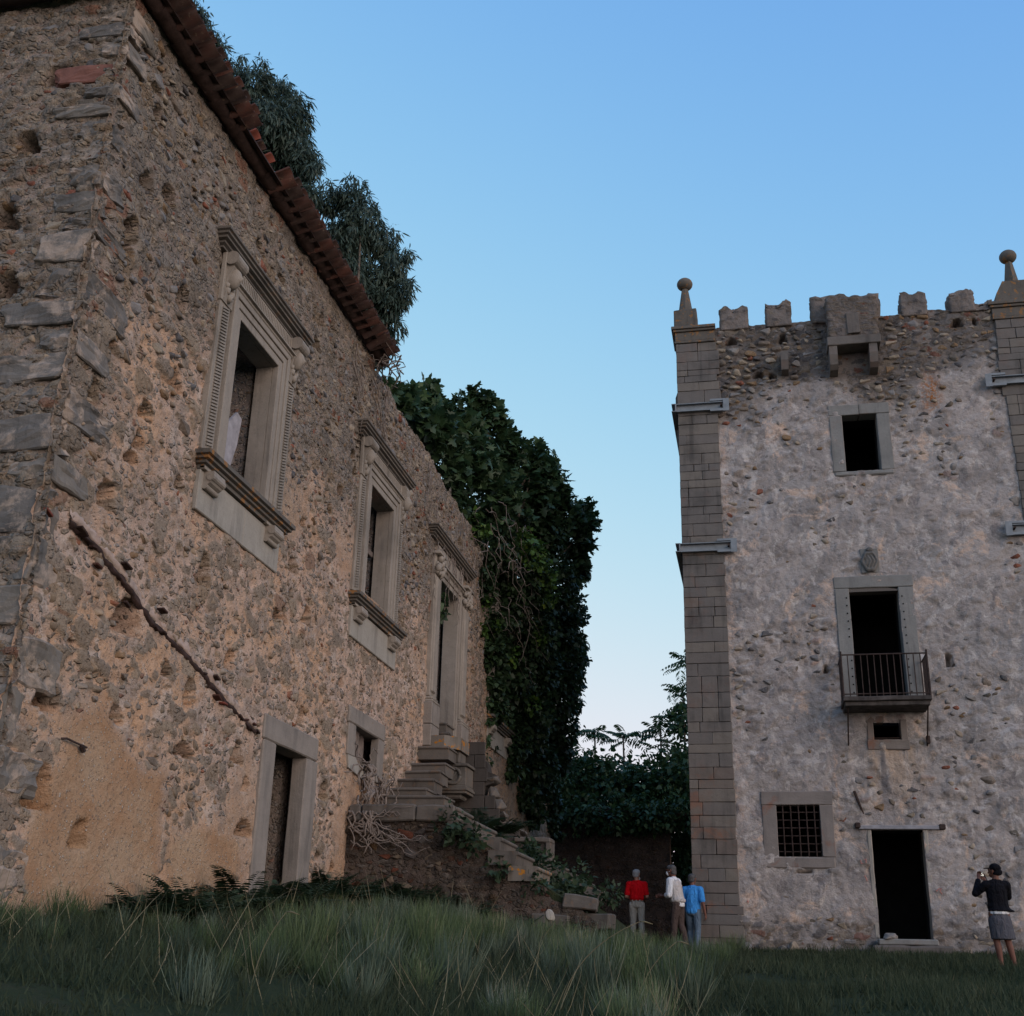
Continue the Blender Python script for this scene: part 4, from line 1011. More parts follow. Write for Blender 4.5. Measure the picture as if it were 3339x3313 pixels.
# window surrounds
def frame(name, o, outer, mat, seed, p=.03, split=None, sill=True):
    x0, x1, z0, z1 = o; a0, a1, c0, c1 = outer; d0, d1 = TY-p, TY+.38
    if split: MB().cbox(a0, split-.006, d0, d1, z1, c1, .012, .008, seed, 3).cbox(split+.006, a1, d0, d1, z1, c1, .012, .008, seed+1, 3); top = MB().cbox(a0, split-.006, d0, d1, z1, c1, .012, .008, seed, 3).cbox(split+.006, a1, d0, d1, z1, c1, .012, .008, seed+1, 3)
    else: top = MB().cbox(a0, a1, d0, d1, z1, c1, .015, .008, seed, 4)
    w = top.build(name, mat, tower)
    MB().cbox(a0+.01, x0, d0+.004, d1, (c0 if not sill else z0), z1-.004, .012, .008, seed+2, 3).build("jamb", mat, w)
    MB().cbox(x1, a1-.01, d0+.004, d1, (c0 if not sill else z0), z1-.004, .012, .008, seed+3, 3).build("jamb", mat, w)
    if sill: MB().cbox(a0+.03, a1-.03, d0+.002, d1, c0, z0-.004, .03, .012, seed+4, 5).build("sill", mat, w)
    return w
frame("upper_window", UPW, (2.23, 3.71, 11.39, 13.33), M['frame'], 1, .035, 2.97)
bw = frame("balcony_door", BALD, (2.03, 3.85, 5.75, 8.78), M['frame'], 11, .045, None, False)
for i in range(13):
    for xx in (2.30, 3.57):
        if r.random() < .85: MB().tube([(xx+r.uniform(-.01, .01), TY-.052, 8.25-i*.19), (xx, TY-.02, 8.25-i*.19)], .02, 6).build("dowel_hole", M['black'], bw)
MB().prism([(2.33, 8.46), (2.45, 8.5), (2.55, 8.58), (2.66, 8.60), (2.78, 8.52), (2.92, 8.54), (3.0, 8.60), (3.1, 8.53), (3.3, 8.47), (3.5, 8.44), (3.5, 8.40), (2.33, 8.40)], 'y', TY-.01, TY+.3).build("broken_lintel", M['dark_wall'], bw)
gw = frame("grated_window", GRW, (.06, 1.64, 2.06, 3.74), M['frame_r'], 21, .03)
for i in range(5): MB().tube([(.39+.95*(i+.8)/5.5, TY+.02, 2.24), (.39+.95*(i+.8)/5.5, TY+.02, 3.44)], .015, 5).build("bar", M['iron'], gw)
for i in range(6): MB().tube([(.38, TY+.035, 2.42+i*.172), (1.35, TY+.035, 2.42+i*.172)], .012, 5).build("bar", M['iron'], gw)
sm = MB().cbox(2.52, 2.66, TY-.02, TY+.3, 4.8, 5.36, .012, .006, 1, 2).cbox(3.25, 3.40, TY-.02, TY+.3, 4.8, 5.34, .012, .006, 2, 2).cbox(2.5, 2.9, TY-.02, TY+.3, 5.27, 5.42, .02, .008, 3, 2).cbox(2.5, 3.42, TY-.03, TY+.3, 4.66, 4.88, .015, .008, 4, 4).build("low_window", M['frame_r'], tower)
MB().tube([(2.64, TY+.05, 4.93), (3.27, TY+.05, 4.93)], .014, 5).build("bar", M['iron'], sm)
# doorway: steel angle lintel, stone sill and step
td = MB().cbox(2.16, 3.86, TY-.06, TY+.2, 2.905, 2.985, .01, .004, 1, 3).build("doorway", mk_plain("painted_lintel_beam", (.27, .265, .285), .8, 6, .3, .3), tower)
MB().cbox(2.08, 2.2, TY-.08, TY+.1, 2.93, 3.05, .02).cbox(3.86, 4.0, TY-.07, TY+.1, 2.9, 3.02, .02).build("lintel_end", M['iron'], td)
MB().cbox(2.36, 3.58, TY-.35, TY+.3, .50, .62, .02, .012, 3, 4).build("door_sill", M['frame'], td)
MB().cbox(2.22, 3.86, TY-.5, TY+.1, .30, .49, .04, .03, 4, 6).build("door_step", M['dark_wall'], td)
jl = MB().cbox(2.32, 2.42, TY-.012, TY+.45, .62, 2.9, .02, .012, 5, 8).cbox(3.52, 3.62, TY-.012, TY+.45, .62, 2.9, .02, .012, 6, 8).build("jamb", M['apron'], td)

# balcony: slab, railing with every bar a part, struts
sl_ = MB().cbox(1.98, 3.88, TY-.92, TY, 5.60, 5.70, .012, .01, 2, 6).cbox(2.02, 3.84, TY-.86, TY, 5.50, 5.60, .012, .01, 7, 6)
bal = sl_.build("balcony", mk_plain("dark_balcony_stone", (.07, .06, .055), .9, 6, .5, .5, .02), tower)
ry0 = TY-.88; zt, zb = 6.66, 5.70
MB().tube([(2.0, TY, zt), (2.0, ry0, zt), (3.86, ry0, zt), (3.86, TY, zt)], .018, 6).tube([(2.0, TY, zb+.06), (2.0, ry0, zb+.06), (3.86, ry0, zb+.06), (3.86, TY, zb+.06)], .014, 6).build("rail", M['iron'], bal)
barme = MB().tube([(0, 0, zb-.02), (0, 0, zt)], .012, 6).mesh("bar", M['iron'])
for i in range(14): obj("bar", barme, bal, (2.0+1.86*i/13, ry0, 0))
for s in (2.0, 3.86):
    for i in range(1, 6): obj("bar", barme, bal, (s, ry0+.88*i/6.2, 0))
for s in (2.0, 3.86): MB().tube([(s, ry0, zb-.1), (s, ry0, zt+.08)], .022, 6).build("corner_post", M['iron'], bal)
for s in (2.08, 3.80): MB().tube([(s, TY-.72, 5.5), (s, TY-.10, 4.85), (s, TY+.05, 4.72)], .018, 6).build("strut", M['iron'], bal)
MB().cbox(3.78, 3.86, TY-.12, TY, 4.78, 4.95, .01).build("strut_foot", M['iron'], bal)
# carved arms over the balcony door
em = MB().cbox(2.70, 3.12, TY-.035, TY+.1, 8.86, 9.47, .01, .004, 4, 4).build("stone_plaque", M['frame'], tower)
bm = bmesh.new(); bmesh.ops.create_icosphere(bm, subdivisions=4, radius=1)
for v in bm.verts:
    x, y, z = v.co; a = math.atan2(z, x); rr = math.hypot(x, z)
    k = 1+.05*math.cos(6*a)*rr; hgt = .075*max(0, -y)+(.03*math.sin(16*(x+.6*abs(z)))*(rr < .7)*(y < 0))+.03*(rr > .72)*(y < 0)
    v.co = Vector((x*.20*k*(1-.12*(z < -.2)*(-z)), -hgt if y < 0 else y*.02, z*.265*k))
me = bpy.data.meshes.new("carved_shield"); bm.to_mesh(me); bm.free(); me.materials.append(mk_dressed("dark_shield_stone", (.16, .15, .14), (.07, .068, .065), 0, .6)); me.polygons.foreach_set("use_smooth", np.ones(len(me.polygons), bool))
sh = obj("carved_shield", me, em, (2.91, TY-.05, 9.13))
bm = bmesh.new(); bmesh.ops.create_icosphere(bm, subdivisions=2, radius=.075); bm.verts.index_update()
MB().add([(2.92+v.co.x*1.1, TY-.07+v.co.y*.7, 9.43+v.co.z*.9) for v in bm.verts], [tuple(v.index for v in f.verts) for f in bm.faces]).build("carved_helm", me.materials[0], em, True); bm.free()
# steel anchor beams clasping the corners
def beam(x0, x1, z, left):
    s = MB(); y1 = TY-.045
    s.box(x0, x1, y1-.02, y1, z-.16, z+.02); s.box(x0, x1, y1-.11, y1-.003, z+.022, z+.042); s.box(x0, x1, y1-.11, y1-.003, z-.182, z-.162)
    o = s.build("steel_beam", M['steel'], tower)
    q = MB(); xe_ = x1 if left else x0; d = 1 if left else -1
    q.box(xe_-.05*d, xe_+.10*d, y1-.125, y1-.112, z-.24, z+.11)
    for dz in (.062, -.225): q.box(min(xe_-.38*d, xe_+.0), max(xe_-.38*d, xe_), y1-.12, y1-.005, z+dz, z+dz+.055)
    q.build("end_plate", M['steel'], o)
    MB().tube([(xe_-.10*d, y1-.17, z-.06), (xe_-.10*d, y1-.02, z-.06)], .028, 6).build("bolt", M['iron'], o)
    if left:
        t = MB(); t.box(x0-.03, x0, y1-.13, y1+9, z-.16, z+.02); t.box(x0-.12, x0, y1-.13, y1+9, z+.022, z+.042); t.box(x0-.12, x0, y1-.13, y1+9, z-.182, z-.162); t.build("side_beam", M['steel'], o)
beam(TX0-.03, -.33, 13.57, True); beam(TX0-.03, -.30, 9.73, True); beam(6.14, TX1+.03, 13.76, False); beam(6.14, TX1+.03, 9.85, False)
# garderobe bulge on the left flank
MB().prism([(TX0, 14.6), (TX0-.10, 14.3), (TX0-.10, 13.1), (TX0, 12.4)], 'y', TY+.9, TY+2.2).build("flank_corbel", M['block'], tower)
# iron tie, faded red paint marks beside the door
MB().tube([(2.12, TY-.06, 3.74), (2.17, TY-.05, 3.58), (2.24, TY-.04, 3.38), (2.29, TY-.02, 3.24)], [.03, .03, .022, .012], 6).build("iron_tie", M['iron'], tower)
def scribble(pts): MB().tube([(a, TY-.055, b) for a, b in pts], .011, 4).build("paint_mark", M['redpaint'], tower)
scribble([(2.14, 2.24), (2.15, 2.17), (2.19, 2.18)]); scribble([(2.22, 2.25), (2.26, 2.27), (2.25, 2.19)]); scribble([(3.66, 1.61), (3.72, 1.66), (3.78, 1.67), (3.74, 1.61), (3.78, 1.55)]); scribble([(-.36, 1.33), (-.34, 1.37), (-.33, 1.32)])
scribble([(2.2, 1.92), (2.23, 1.86), (2.24, 1.8)])

# ================================================================ THE STAIRCASE
stair = thing("stone_staircase", "ruined outer stone staircase with moulded steps climbing to the great doorway", "staircase", (-5, 22, .6))
def rough_side(name, poly_top, y, x0, x1, mat, seed, flipn, amp=.05, res=.045, attrs=True, warm=0.0):
    """masonry face in the plane y = const under a stepped outline"""
    xs = np.arange(x0, x1+1e-6, res); vs = np.arange(-.1, 4.6, res)
    tx = np.array([p[0] for p in poly_top]); tz = np.array([p[1] for p in poly_top])
    def hf(U, V):
        f1, f2, ir = worley(U/.24, V/.13+fbm(U*2, V*2, 7, seed, 2)*.4, seed); s = sstep(.04, .26, f2-f1)
        mask = sstep(-.1, .25, fbm(U*.8, V*.8, 3, seed+1, 3)+.12); s = s*mask
        h = fbm(U*1.2, V*1.2, 0, seed, 3)*amp*1.4+fbm(U*6, V*6, 0, seed, 3)*amp*.8+s*(.03+.05*ir)
        return h, dict(zone=np.full_like(U, .9), sm=s*.85, sr=np.mod(ir*13.7, 1))
    return wall_sheet(name, xs, vs, lambda U, V, h: (U, y-h*flipn, V), hf, [], lambda U: np.interp(U, tx, tz), mat, stair)
top_front = [(-7, 2.24), (-5.2, 2.24), (-5.19, 2.1), (-4.72, 2.0), (-4.7, 1.82), (-4.3, 1.72), (-4.28, 1.55), (-3.9, 1.45), (-3.88, 1.25), (-3.5, 1.15), (-3.4, .95), (-2.9, .8), (-2.6, .55)]
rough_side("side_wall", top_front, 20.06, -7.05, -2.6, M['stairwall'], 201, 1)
co = MB(); co.prism([(-7, -.1), (-7, 2.2), (-5.2, 2.2), (-4.75, 1.95), (-4.3, 1.68), (-3.9, 1.42), (-3.5, 1.14), (-3.0, .85), (-2.4, .4), (-2.2, -.1)], 'y', 20.16, 25.9)
co.build("earth_core", M['ground'], stair)
# landing slabs
for i, (a, b, z0, z1) in enumerate(((-6.98, -6.76, 2.2, 2.47), (-6.745, -5.78, 2.19, 2.48), (-5.77, -5.08, 2.19, 2.46))):
    MB().cbox(a, b, 19.95, 20.75, z0, z1, .025, .015, 60+i, 4).build("landing_slab", M['step'], stair)
MB().cbox(-7, -5.5, 20.7, 25.4, 2.2, 2.42, .02).build("landing_floor", M['step'], stair)
# main flight: each moulded step block, nosing towards +x; near stubs and far stubs survive
def step_block(xn, top, y0, y1, mat, seed, L=.75, h=.235):
    n = 10; prof = [(xn-L, top), (xn-.03, top)]
    prof += [(xn-.03+.035*math.sin(a), top-.035+.035*math.cos(a)) for a in np.linspace(.3, math.pi, 7)]
    prof += [(xn-.035, top-.085), (xn-.05, top-h), (xn-L, top-h)]
    m_ = MB().prism(prof, 'y', y0, y1)
    P = np.array(m_.v); D = np.stack([vnoise(P[:, 0]*4, P[:, 1]*4, P[:, 2]*4, seed+i) for i in range(3)], 1)*.014; m_.v = [tuple(p) for p in P+D]
    return m_.build("step", mat, stair)
NS = [(-5.06, 2.44, 20.0, 21.3), (-4.70, 2.21, 19.98, 21.7), (-4.30, 1.96, 20.25, 21.6), (-3.97, 1.72, 19.97, 21.55), (-3.63, 1.47, 19.97, 21.4)]
for i, (xn, tp, a, b) in enumerate(NS): 
    o = step_block(xn, tp, a, b, M['step_o'] if i == 4 else M['step'], i*7, .5 if i else .4, .24)
    if i == 4: o['label'] = "step end spotted with orange lichen"
for i in range(5):
    xn, tp = -4.30+i*.27, 2.02-i*.155; step_block(xn, tp, 24.9+r.uniform(-.1, .2), 26.0+r.uniform(-.1, .1), M['step'], 100+i*3, .6, .2)
for i, (x0, x1, yy, z0, z1, ro_) in enumerate(((-3.22, -2.66, 20.0, .80, 1.02, .10), (-3.0, -2.48, 20.1, .52, .76, .02), (-3.75, -3.1, 19.95, .45, .72, .05))):
    o = MB().cbox(x0-(x0+x1)/2, x1-(x0+x1)/2, 0, .6, 0, z1-z0, .02, .02, 130+i, 3).build("fallen_block", M['step'], stair, loc=((x0+x1)/2, yy, z0), rot=(0, ro_, r.uniform(-.1, .1)))
# small flight along the house wall, treads facing the camera
def wall_step(y, top, x1, h, L=.6, seed=0):
    prof = [(y+L, top), (y+.03, top)]+[(y+.03-.03*math.sin(a), top-.03+.03*math.cos(a)) for a in np.linspace(.3, math.pi, 6)]+[(y+.035, top-.075), (y+.05, top-h), (y+L, top-h)]
    m_ = MB().prism(prof, 'x', -7.02, x1)
    m_.mitred([(0, top-.06), (.028, top-.05), (.03, top-.02), (.0, top)], y+.06, y+L, x1-.0)
    P = np.array(m_.v); D = np.stack([vnoise(P[:, 0]*4, P[:, 1]*4, P[:, 2]*4, seed+i) for i in range(3)], 1)*.01; m_.v = [tuple(p) for p in P+D]
    m_.build("wall_step", M['step'], stair)
for i, (y, tp, x1, h) in enumerate(((21.75, 2.86, -5.75, .40), (22.35, 3.09, -6.28, .25), (22.85, 3.33, -6.27, .25), (23.25, 3.55, -6.26, .25), (23.62, 3.76, -6.25, .26), (24.08, 4.18, -6.32, .27), (24.6, 4.42, -6.45, .2), (25.1, 4.66, -6.6, .22), (25.3, 4.92, -6.72, .25))):
    wall_step(y, tp, x1, h, .7, i*5)
MB().prism([(21.9, 2.3), (22.4, 2.7), (22.9, 2.95), (23.4, 3.2), (23.8, 3.45), (24.3, 3.7), (24.3, 2.3)], 'x', -7.02, -6.75).build("flight_core", M['facade'], stair)
# platform slab before the doorway, carried on a carved bracket
MB().prism([(-7.02, 24.45), (-6.5, 24.40), (-6.22, 24.72), (-6.2, 26.5), (-7.02, 26.6)], 'z', 4.20, 4.47).build("platform", M['step_o'], stair)
MB().prism([(-7.02, 25.0), (-6.3, 25.0), (-6.3, 26.4), (-7.02, 26.4)], 'z', 3.95, 4.19).build("platform_support", M['step'], stair)
br = MB().cbox(-6.68, -6.10, 24.82, 25.5, 3.47, 3.87, .015, .006, 4, 4)
for e, za, zc in ((.045, 3.87, 3.93), (.02, 3.42, 3.47), (.05, 3.36, 3.42), (.02, 3.30, 3.36)): br.cbox(-6.68-e, -6.10+e, 24.82-e, 25.5, za, zc, .01)
br.cbox(-6.55, -6.25, 24.85, 25.4, 3.93, 4.2, .04).cbox(-6.66, -6.2, 24.88, 25.4, 3.2, 3.3, .03)
bk = br.build("wreath_bracket", M['cornice'], stair)
ln = MB(); n = 28
ln.tube([(-6.39+.165*math.cos(2*math.pi*i/n), 24.81, 3.67+.165*math.sin(2*math.pi*i/n)) for i in range(n+1)], [.03+.008*(i % 2) for i in range(n+1)], 8)
ln.tube([(-6.43+.07*math.cos(a)*(1-.03*i), 24.815, 3.69+.08*math.sin(a)) for i, a in enumerate(np.linspace(0, 5.2, 14))], .018, 6).tube([(-6.39, 24.815, 3.60), (-6.36, 24.81, 3.68), (-6.31, 24.815, 3.75)], .018, 6)
ln.build("wreath", M['cornice'], bk, True)
# right parapet of the main flight with its broken sloping top
pp = [(-7.0, 1.6), (-7.0, 4.42), (-6.25, 4.43), (-5.80, 4.05), (-5.78, 3.86), (-5.62, 3.80), (-5.66, 3.62), (-5.84, 3.55), (-5.88, 3.34), (-5.62, 3.30), (-5.56, 3.12), (-5.52, 2.86), (-5.40, 2.70), (-5.20, 2.62), (-4.95, 2.46)]
ppl = pp+[(-4.42, 2.42), (-4.42, 1.3), (-4.8, 1.2)]
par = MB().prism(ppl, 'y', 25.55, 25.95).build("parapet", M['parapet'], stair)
zc_ = 1.9
while zc_ < 4.3:
    xr = -4.45 if zc_ < 2.35 else float(np.interp(zc_, [2.46, 2.7, 3.3, 4.05], [-5.0, -5.42, -5.72, -5.86])); x = -6.95
    while x < xr-.2:
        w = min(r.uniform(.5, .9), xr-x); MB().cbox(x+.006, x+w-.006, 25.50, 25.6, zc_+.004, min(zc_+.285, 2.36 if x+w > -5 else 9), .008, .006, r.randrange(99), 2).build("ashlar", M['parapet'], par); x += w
    zc_ += .29
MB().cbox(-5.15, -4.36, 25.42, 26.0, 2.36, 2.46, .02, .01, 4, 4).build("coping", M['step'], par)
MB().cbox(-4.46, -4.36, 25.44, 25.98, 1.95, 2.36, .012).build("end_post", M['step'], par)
for (x, z, w, h) in ((-5.72, 3.70, .3, .2), (-5.66, 3.42, .22, .3), (-5.52, 3.16, .25, .3), (-5.46, 2.9, .2, .25), (-5.36, 2.72, .28, .18), (-5.1, 2.56, .4, .18)):
    obj("broken_stone", rock_me('rock', r.randrange(12), M['step']), par, (x, 25.75, z), (0, r.uniform(-.4, .4), 0), (w, .5, h))
# rubble stones of the near side wall
sts = dart(620, -6.95, -3.0, .4, 2.2, lambda r, n: .09+.32*r.beta(1.2, 3, n), lambda u, v, w, h: v+h*.5 < np.interp(u, [p[0] for p in top_front], [p[1] for p in top_front]), 8, lambda U, V: np.where((U < -6.2) | (V > 1.6) | (U > -5.0), .95, .6))
sts.sort(key=lambda s: -s[2])
for u, v, w, h in sts[:230]:
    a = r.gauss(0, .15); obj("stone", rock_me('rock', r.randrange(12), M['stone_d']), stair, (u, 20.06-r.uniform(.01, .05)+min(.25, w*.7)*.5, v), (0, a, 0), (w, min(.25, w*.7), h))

# ================================================================ dark garden wall behind
gw_ = thing("garden_wall", "tall dark rubble wall with a low opening beyond the three men", "wall", (-4, 44, 0))
def garden_h(U, V):
    f1, f2, ir = worley(U/.3, V/.16, 301); s = sstep(.04, .26, f2-f1)*(np.mod(ir*7.3, 1) > .5)
    return fbm(U, V, 0, 302, 4)*.09+s*.05, dict(zone=np.full_like(U, 1.), sm=s*.7, sr=np.mod(ir*13.7, 1))
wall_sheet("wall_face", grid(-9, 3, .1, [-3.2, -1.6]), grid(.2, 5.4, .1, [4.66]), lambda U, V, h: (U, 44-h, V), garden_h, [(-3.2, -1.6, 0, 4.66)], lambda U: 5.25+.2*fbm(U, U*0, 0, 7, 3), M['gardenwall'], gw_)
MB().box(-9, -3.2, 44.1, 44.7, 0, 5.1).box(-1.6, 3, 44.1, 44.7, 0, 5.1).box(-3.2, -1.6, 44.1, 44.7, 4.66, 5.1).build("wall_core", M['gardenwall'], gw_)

# ================================================================ GROUND
BY = [(-60, -4.5), (-6, -2.0), (0, -1.5), (5, -1.0), (9, -.62), (12, -.42), (16, -.2), (21.5, .03), (28, .33), (35, .5), (46, .6), (56, 3.2), (80, 4.5), (2000, 6)]
def ground_z(x, y):
    x = np.asarray(x, float); y = np.asarray(y, float)
    b = np.interp(y, [p[0] for p in BY], [p[1] for p in BY])
    rise = .71*sstep(-.8, -7.2, x)*(1+.25*sstep(14, 19, y))*(1-.75*sstep(21, 27.5, y))*sstep(-8, 6, y)
    return b+rise+.05*fbm(x*.5, y*.5, 0, 401, 3)+.02*fbm(x*2.5, y*2.5, 0, 402, 2)
gx = np.concatenate([np.array([-1500, -600, -250, -120, -70, -45, -30, -22]), np.arange(-17, 14.01, .22), np.array([16, 20, 26, 36, 55, 90, 180, 400, 900, 1500])])
gy = np.concatenate([np.array([-300, -120, -60, -30, -15, -8, -4, 0, 2, 4]), np.arange(5, 34.01, .22), np.arange(35, 60, 2), np.array([64, 75, 95, 130, 200, 350, 700, 1200, 2000])])
U, V = np.meshgrid(gx, gy, indexing='ij'); Z = ground_z(U, V)
idx = np.arange(U.size).reshape(U.shape)
F = np.stack([idx[:-1, :-1], idx[1:, :-1], idx[1:, 1:], idx[:-1, 1:]], -1).reshape(-1, 4)
tag(obj("ground", mesh_np("ground", np.stack([U, V, Z], -1).reshape(-1, 3), F, M['ground'], True)), kind='structure')

# ================================================================ VEGETATION
# crowns are volumes (x, y, z, radius) filled with leaves
FIG = [(-7.38, 22.5, 11.64, 0.26), (-7.73, 25.0, 12.51, 0.52), (-7.63, 26.0, 13.13, 0.38), (-7.67, 28.0, 13.54, 0.6), (-7.3, 30.0, 14.69, 0.52), (-7.36, 30.0, 15.04, 0.28), (-7.45, 29.0, 13.18, 0.88), (-6.83, 31.0, 13.84, 0.75), (-6.45, 32.0, 13.04, 1.03), (-5.83, 33.0, 13.49, 0.68), (-5.49, 34.0, 12.89, 0.69), (-5.22, 35.0, 12.62, 0.51), (-5.46, 35.5, 11.99, 0.43), (-5.38, 35.5, 11.63, 0.24), (-7.03, 30.0, 12.12, 0.97), (-7.55, 27.5, 12.07, 0.7), (-6.23, 32.0, 13.89, 0.51), (-5.99, 32.0, 14.31, 0.22), (-7.94, 26.5, 12.41, 0.54), (-6.38, 33.0, 12.22, 0.97), (-5.05, 35.0, 13.42, 0.27)]
IVY = [(-7.38, 28.5, 10.65, 0.54), (-6.84, 30.0, 10.69, 0.73), (-7.14, 29.5, 9.63, 0.43), (-6.46, 31.5, 10.31, 0.99), (-5.97, 34.0, 10.83, 0.89), (-5.79, 36.0, 10.56, 0.68), (-6.85, 31.3, 9.24, 0.67), (-6.49, 33.0, 9.07, 1.01), (-6.12, 36.0, 9.43, 0.93), (-6.89, 32.8, 7.77, 0.77), (-6.28, 36.5, 8.1, 0.98), (-6.73, 34.5, 6.87, 0.87), (-6.26, 37.5, 7.02, 0.72), (-6.93, 33.6, 5.92, 0.58), (-6.75, 36.0, 5.69, 0.78), (-6.92, 35.3, 4.64, 0.44), (-5.74, 38.0, 7.88, 0.24), (-5.47, 37.0, 10.57, 0.31), (-7.11, 31.0, 6.48, 0.17), (-7.1, 30.6, 7.56, 0.2), (-7.13, 31.7, 5.45, 0.17), (-5.93, 37.5, 9.19, 0.66), (-6.6, 34.5, 8.32, 0.97), (-7.45, 27.6, 10.99, 0.48), (-6.05, 33.0, 12.03, 0.8), (-6.99, 30.6, 8.74, 0.44), (-6.95, 31.2, 8.22, 0.41), (-7.02, 32.0, 7.13, 0.42), (-7.05, 32.6, 6.5, 0.42), (-6.91, 31.8, 7.69, 0.42), (-7.03, 33.4, 5.13, 0.36), (-7.07, 29.6, 9.21, 0.31), (-7.2, 31.6, 5.87, 0.2), (-6.25, 38.5, 6.42, 0.45), (-6.76, 38.0, 5.41, 0.51), (-7.1, 40.5, 4.52, 0.47), (-6.96, 37.0, 4.13, 0.3), (-6.96, 41.0, 4.14, 0.25), (-6.85, 30.3, 7.77, 0.31), (-6.86, 30.6, 6.97, 0.29), (-6.89, 30.2, 8.48, 0.32), (-6.81, 31.0, 6.33, 0.32), (-6.92, 40.5, 5.05, 0.36), (-6.77, 36.5, 4.47, 0.33), (-6.86, 39.5, 6.41, 0.54), (-5.67, 37.5, 9.81, 0.45), (-5.92, 38.0, 8.59, 0.46)]
LIME = [(-5.91, 30.6, 10.54, 0.47), (-5.79, 31.5, 10.2, 0.39), (-6.08, 30.3, 10.92, 0.32), (-7.09, 28.2, 10.75, 0.28), (-6.85, 28.4, 10.58, 0.22), (-7.24, 27.9, 10.28, 0.22), (-7.04, 29.5, 8.95, 0.2), (-7.14, 29.7, 8.21, 0.17), (-5.69, 32.0, 9.72, 0.3), (-6.77, 30.0, 8.35, 0.17), (-6.69, 31.8, 7.99, 0.24), (-6.4, 33.6, 7.0, 0.25), (-6.09, 32.6, 8.79, 0.28), (-6.81, 34.6, 5.78, 0.19)]
EUC_A = [(-18.33, 30.0, 31.33, 0.3), (-17.64, 30.0, 29.9, 0.37), (-17.13, 31.0, 29.4, 0.57), (-16.27, 31.0, 28.92, 0.6), (-15.78, 32.0, 28.98, 0.69), (-15.07, 32.0, 27.94, 0.65), (-15.15, 32.0, 26.68, 0.85), (-14.46, 32.0, 25.69, 0.52), (-14.67, 32.0, 24.72, 0.55), (-15.68, 31.0, 27.11, 0.83), (-16.79, 31.0, 28.18, 0.56), (-14.06, 32.0, 24.43, 0.26)]
EUC_B = [(-14.2, 34.0, 25.75, 0.5), (-13.39, 34.0, 25.77, 0.5), (-13.01, 34.0, 24.7, 0.76), (-12.61, 35.0, 24.53, 0.62), (-12.03, 35.0, 23.34, 0.58), (-11.67, 35.0, 22.2, 0.46), (-12.04, 35.0, 21.8, 0.53), (-12.79, 35.0, 22.64, 0.96), (-13.55, 34.0, 23.86, 0.86), (-13.24, 34.0, 22.51, 0.75), (-12.29, 35.0, 21.06, 0.3), (-12.45, 35.0, 20.54, 0.26), (-12.9, 35.0, 21.33, 0.57)]
THICK = [(-7.26, 46.0, 7.33, 0.63), (-6.42, 46.0, 6.91, 0.93), (-5.5, 47.0, 6.86, 0.95), (-4.45, 47.0, 6.64, 0.94), (-3.39, 47.0, 7.25, 0.94), (-2.75, 47.0, 8.83, 0.73), (-7.04, 46.0, 6.64, 0.93), (-5.8, 46.0, 6.23, 1.02), (-4.58, 46.0, 6.03, 1.01), (-3.36, 46.0, 6.22, 1.01), (-2.54, 46.0, 7.02, 1.01), (-2.57, 48.0, 9.88, 0.65), (-6.48, 45.0, 5.32, 0.8), (-5.08, 45.0, 5.03, 0.79), (-3.7, 45.0, 5.22, 0.79), (-2.73, 45.0, 5.13, 0.68), (-7.22, 44.5, 6.27, 0.5), (-2.93, 46.0, 3.7, 0.55), (-2.86, 46.0, 2.95, 0.47)]
def T_fig():
    a = [(0, 0), (.12, .12), (-.02, .44), (.30, .24), (.36, .66), (.55, .22), (.72, .26), (1.0, 0)]
    V = [(.30, 0, .03)]+[(x, y, -.10*abs(y)-.12*x*x) for x, y in a]+[(x, -y, -.10*abs(y)-.12*x*x) for x, y in a[-2:0:-1]]
    n = len(V)-1; return np.array(V), np.array([(0, 1+i, 1+(i+1) % n) for i in range(n)])
def T_ivy():
    V = [(0, 0, 0), (.15, .42, -.05), (.55, .30, -.02), (1, 0, -.14), (.55, -.30, -.02), (.15, -.42, -.05)]
    return np.array(V), np.array([(0, 2, 1), (0, 3, 2), (0, 4, 3), (0, 5, 4)])
def T_lance():
    V = [(0, 0, 0), (.3, .065, .0), (.3, -.065, .0), (.68, .06, -.10), (.68, -.06, -.10), (1, 0, -.26)]
    return np.array(V), np.array([(0, 2, 1), (1, 2, 4), (1, 4, 3), (3, 4, 5)])
def T_blade():
    V = [(0, .5, 0), (0, -.5, 0), (.45, .42, .05), (.45, -.42, .05), (.8, .26, .16), (.8, -.26, .16), (1, 0, .27)]
    return np.array(V), np.array([(0, 1, 3), (0, 3, 2), (2, 3, 5), (2, 5, 4), (4, 5, 6)])
def unit(v): return v/np.maximum(np.linalg.norm(v, axis=1, keepdims=True), 1e-9)
def leaves_np(P, D, Nn, S, W, tmpl, rnd):
    V, F = tmpl; D = unit(D); B = unit(np.cross(Nn, D)); N2 = np.cross(D, B)
    A = P[:, None]+S[:, None, None]*(V[None, :, 0, None]*D[:, None]+W[:, None, None]*V[None, :, 1, None]*B[:, None]+V[None, :, 2, None]*N2[:, None])
    n, k = len(P), len(V)
    FF = (F[None]+(np.arange(n)*k)[:, None, None]).reshape(-1, 3)
    return A.reshape(-1, 3), FF, np.repeat(rnd, k)
def merge(L):
    V, F, R = [], [], []; n = 0
    for a, b_, c in L: V.append(a); F.append(b_+n); R.append(c); n += len(a)
    return np.concatenate(V), np.concatenate(F), np.concatenate(R)
def leaf_obj(name, L, mat, parent=None, kind=None):
    V, F, R = merge(L); o = obj(name, mesh_np(name, V, F, mat, False, {'rnd': R}), parent)
    return tag(o, kind=kind) if kind else o
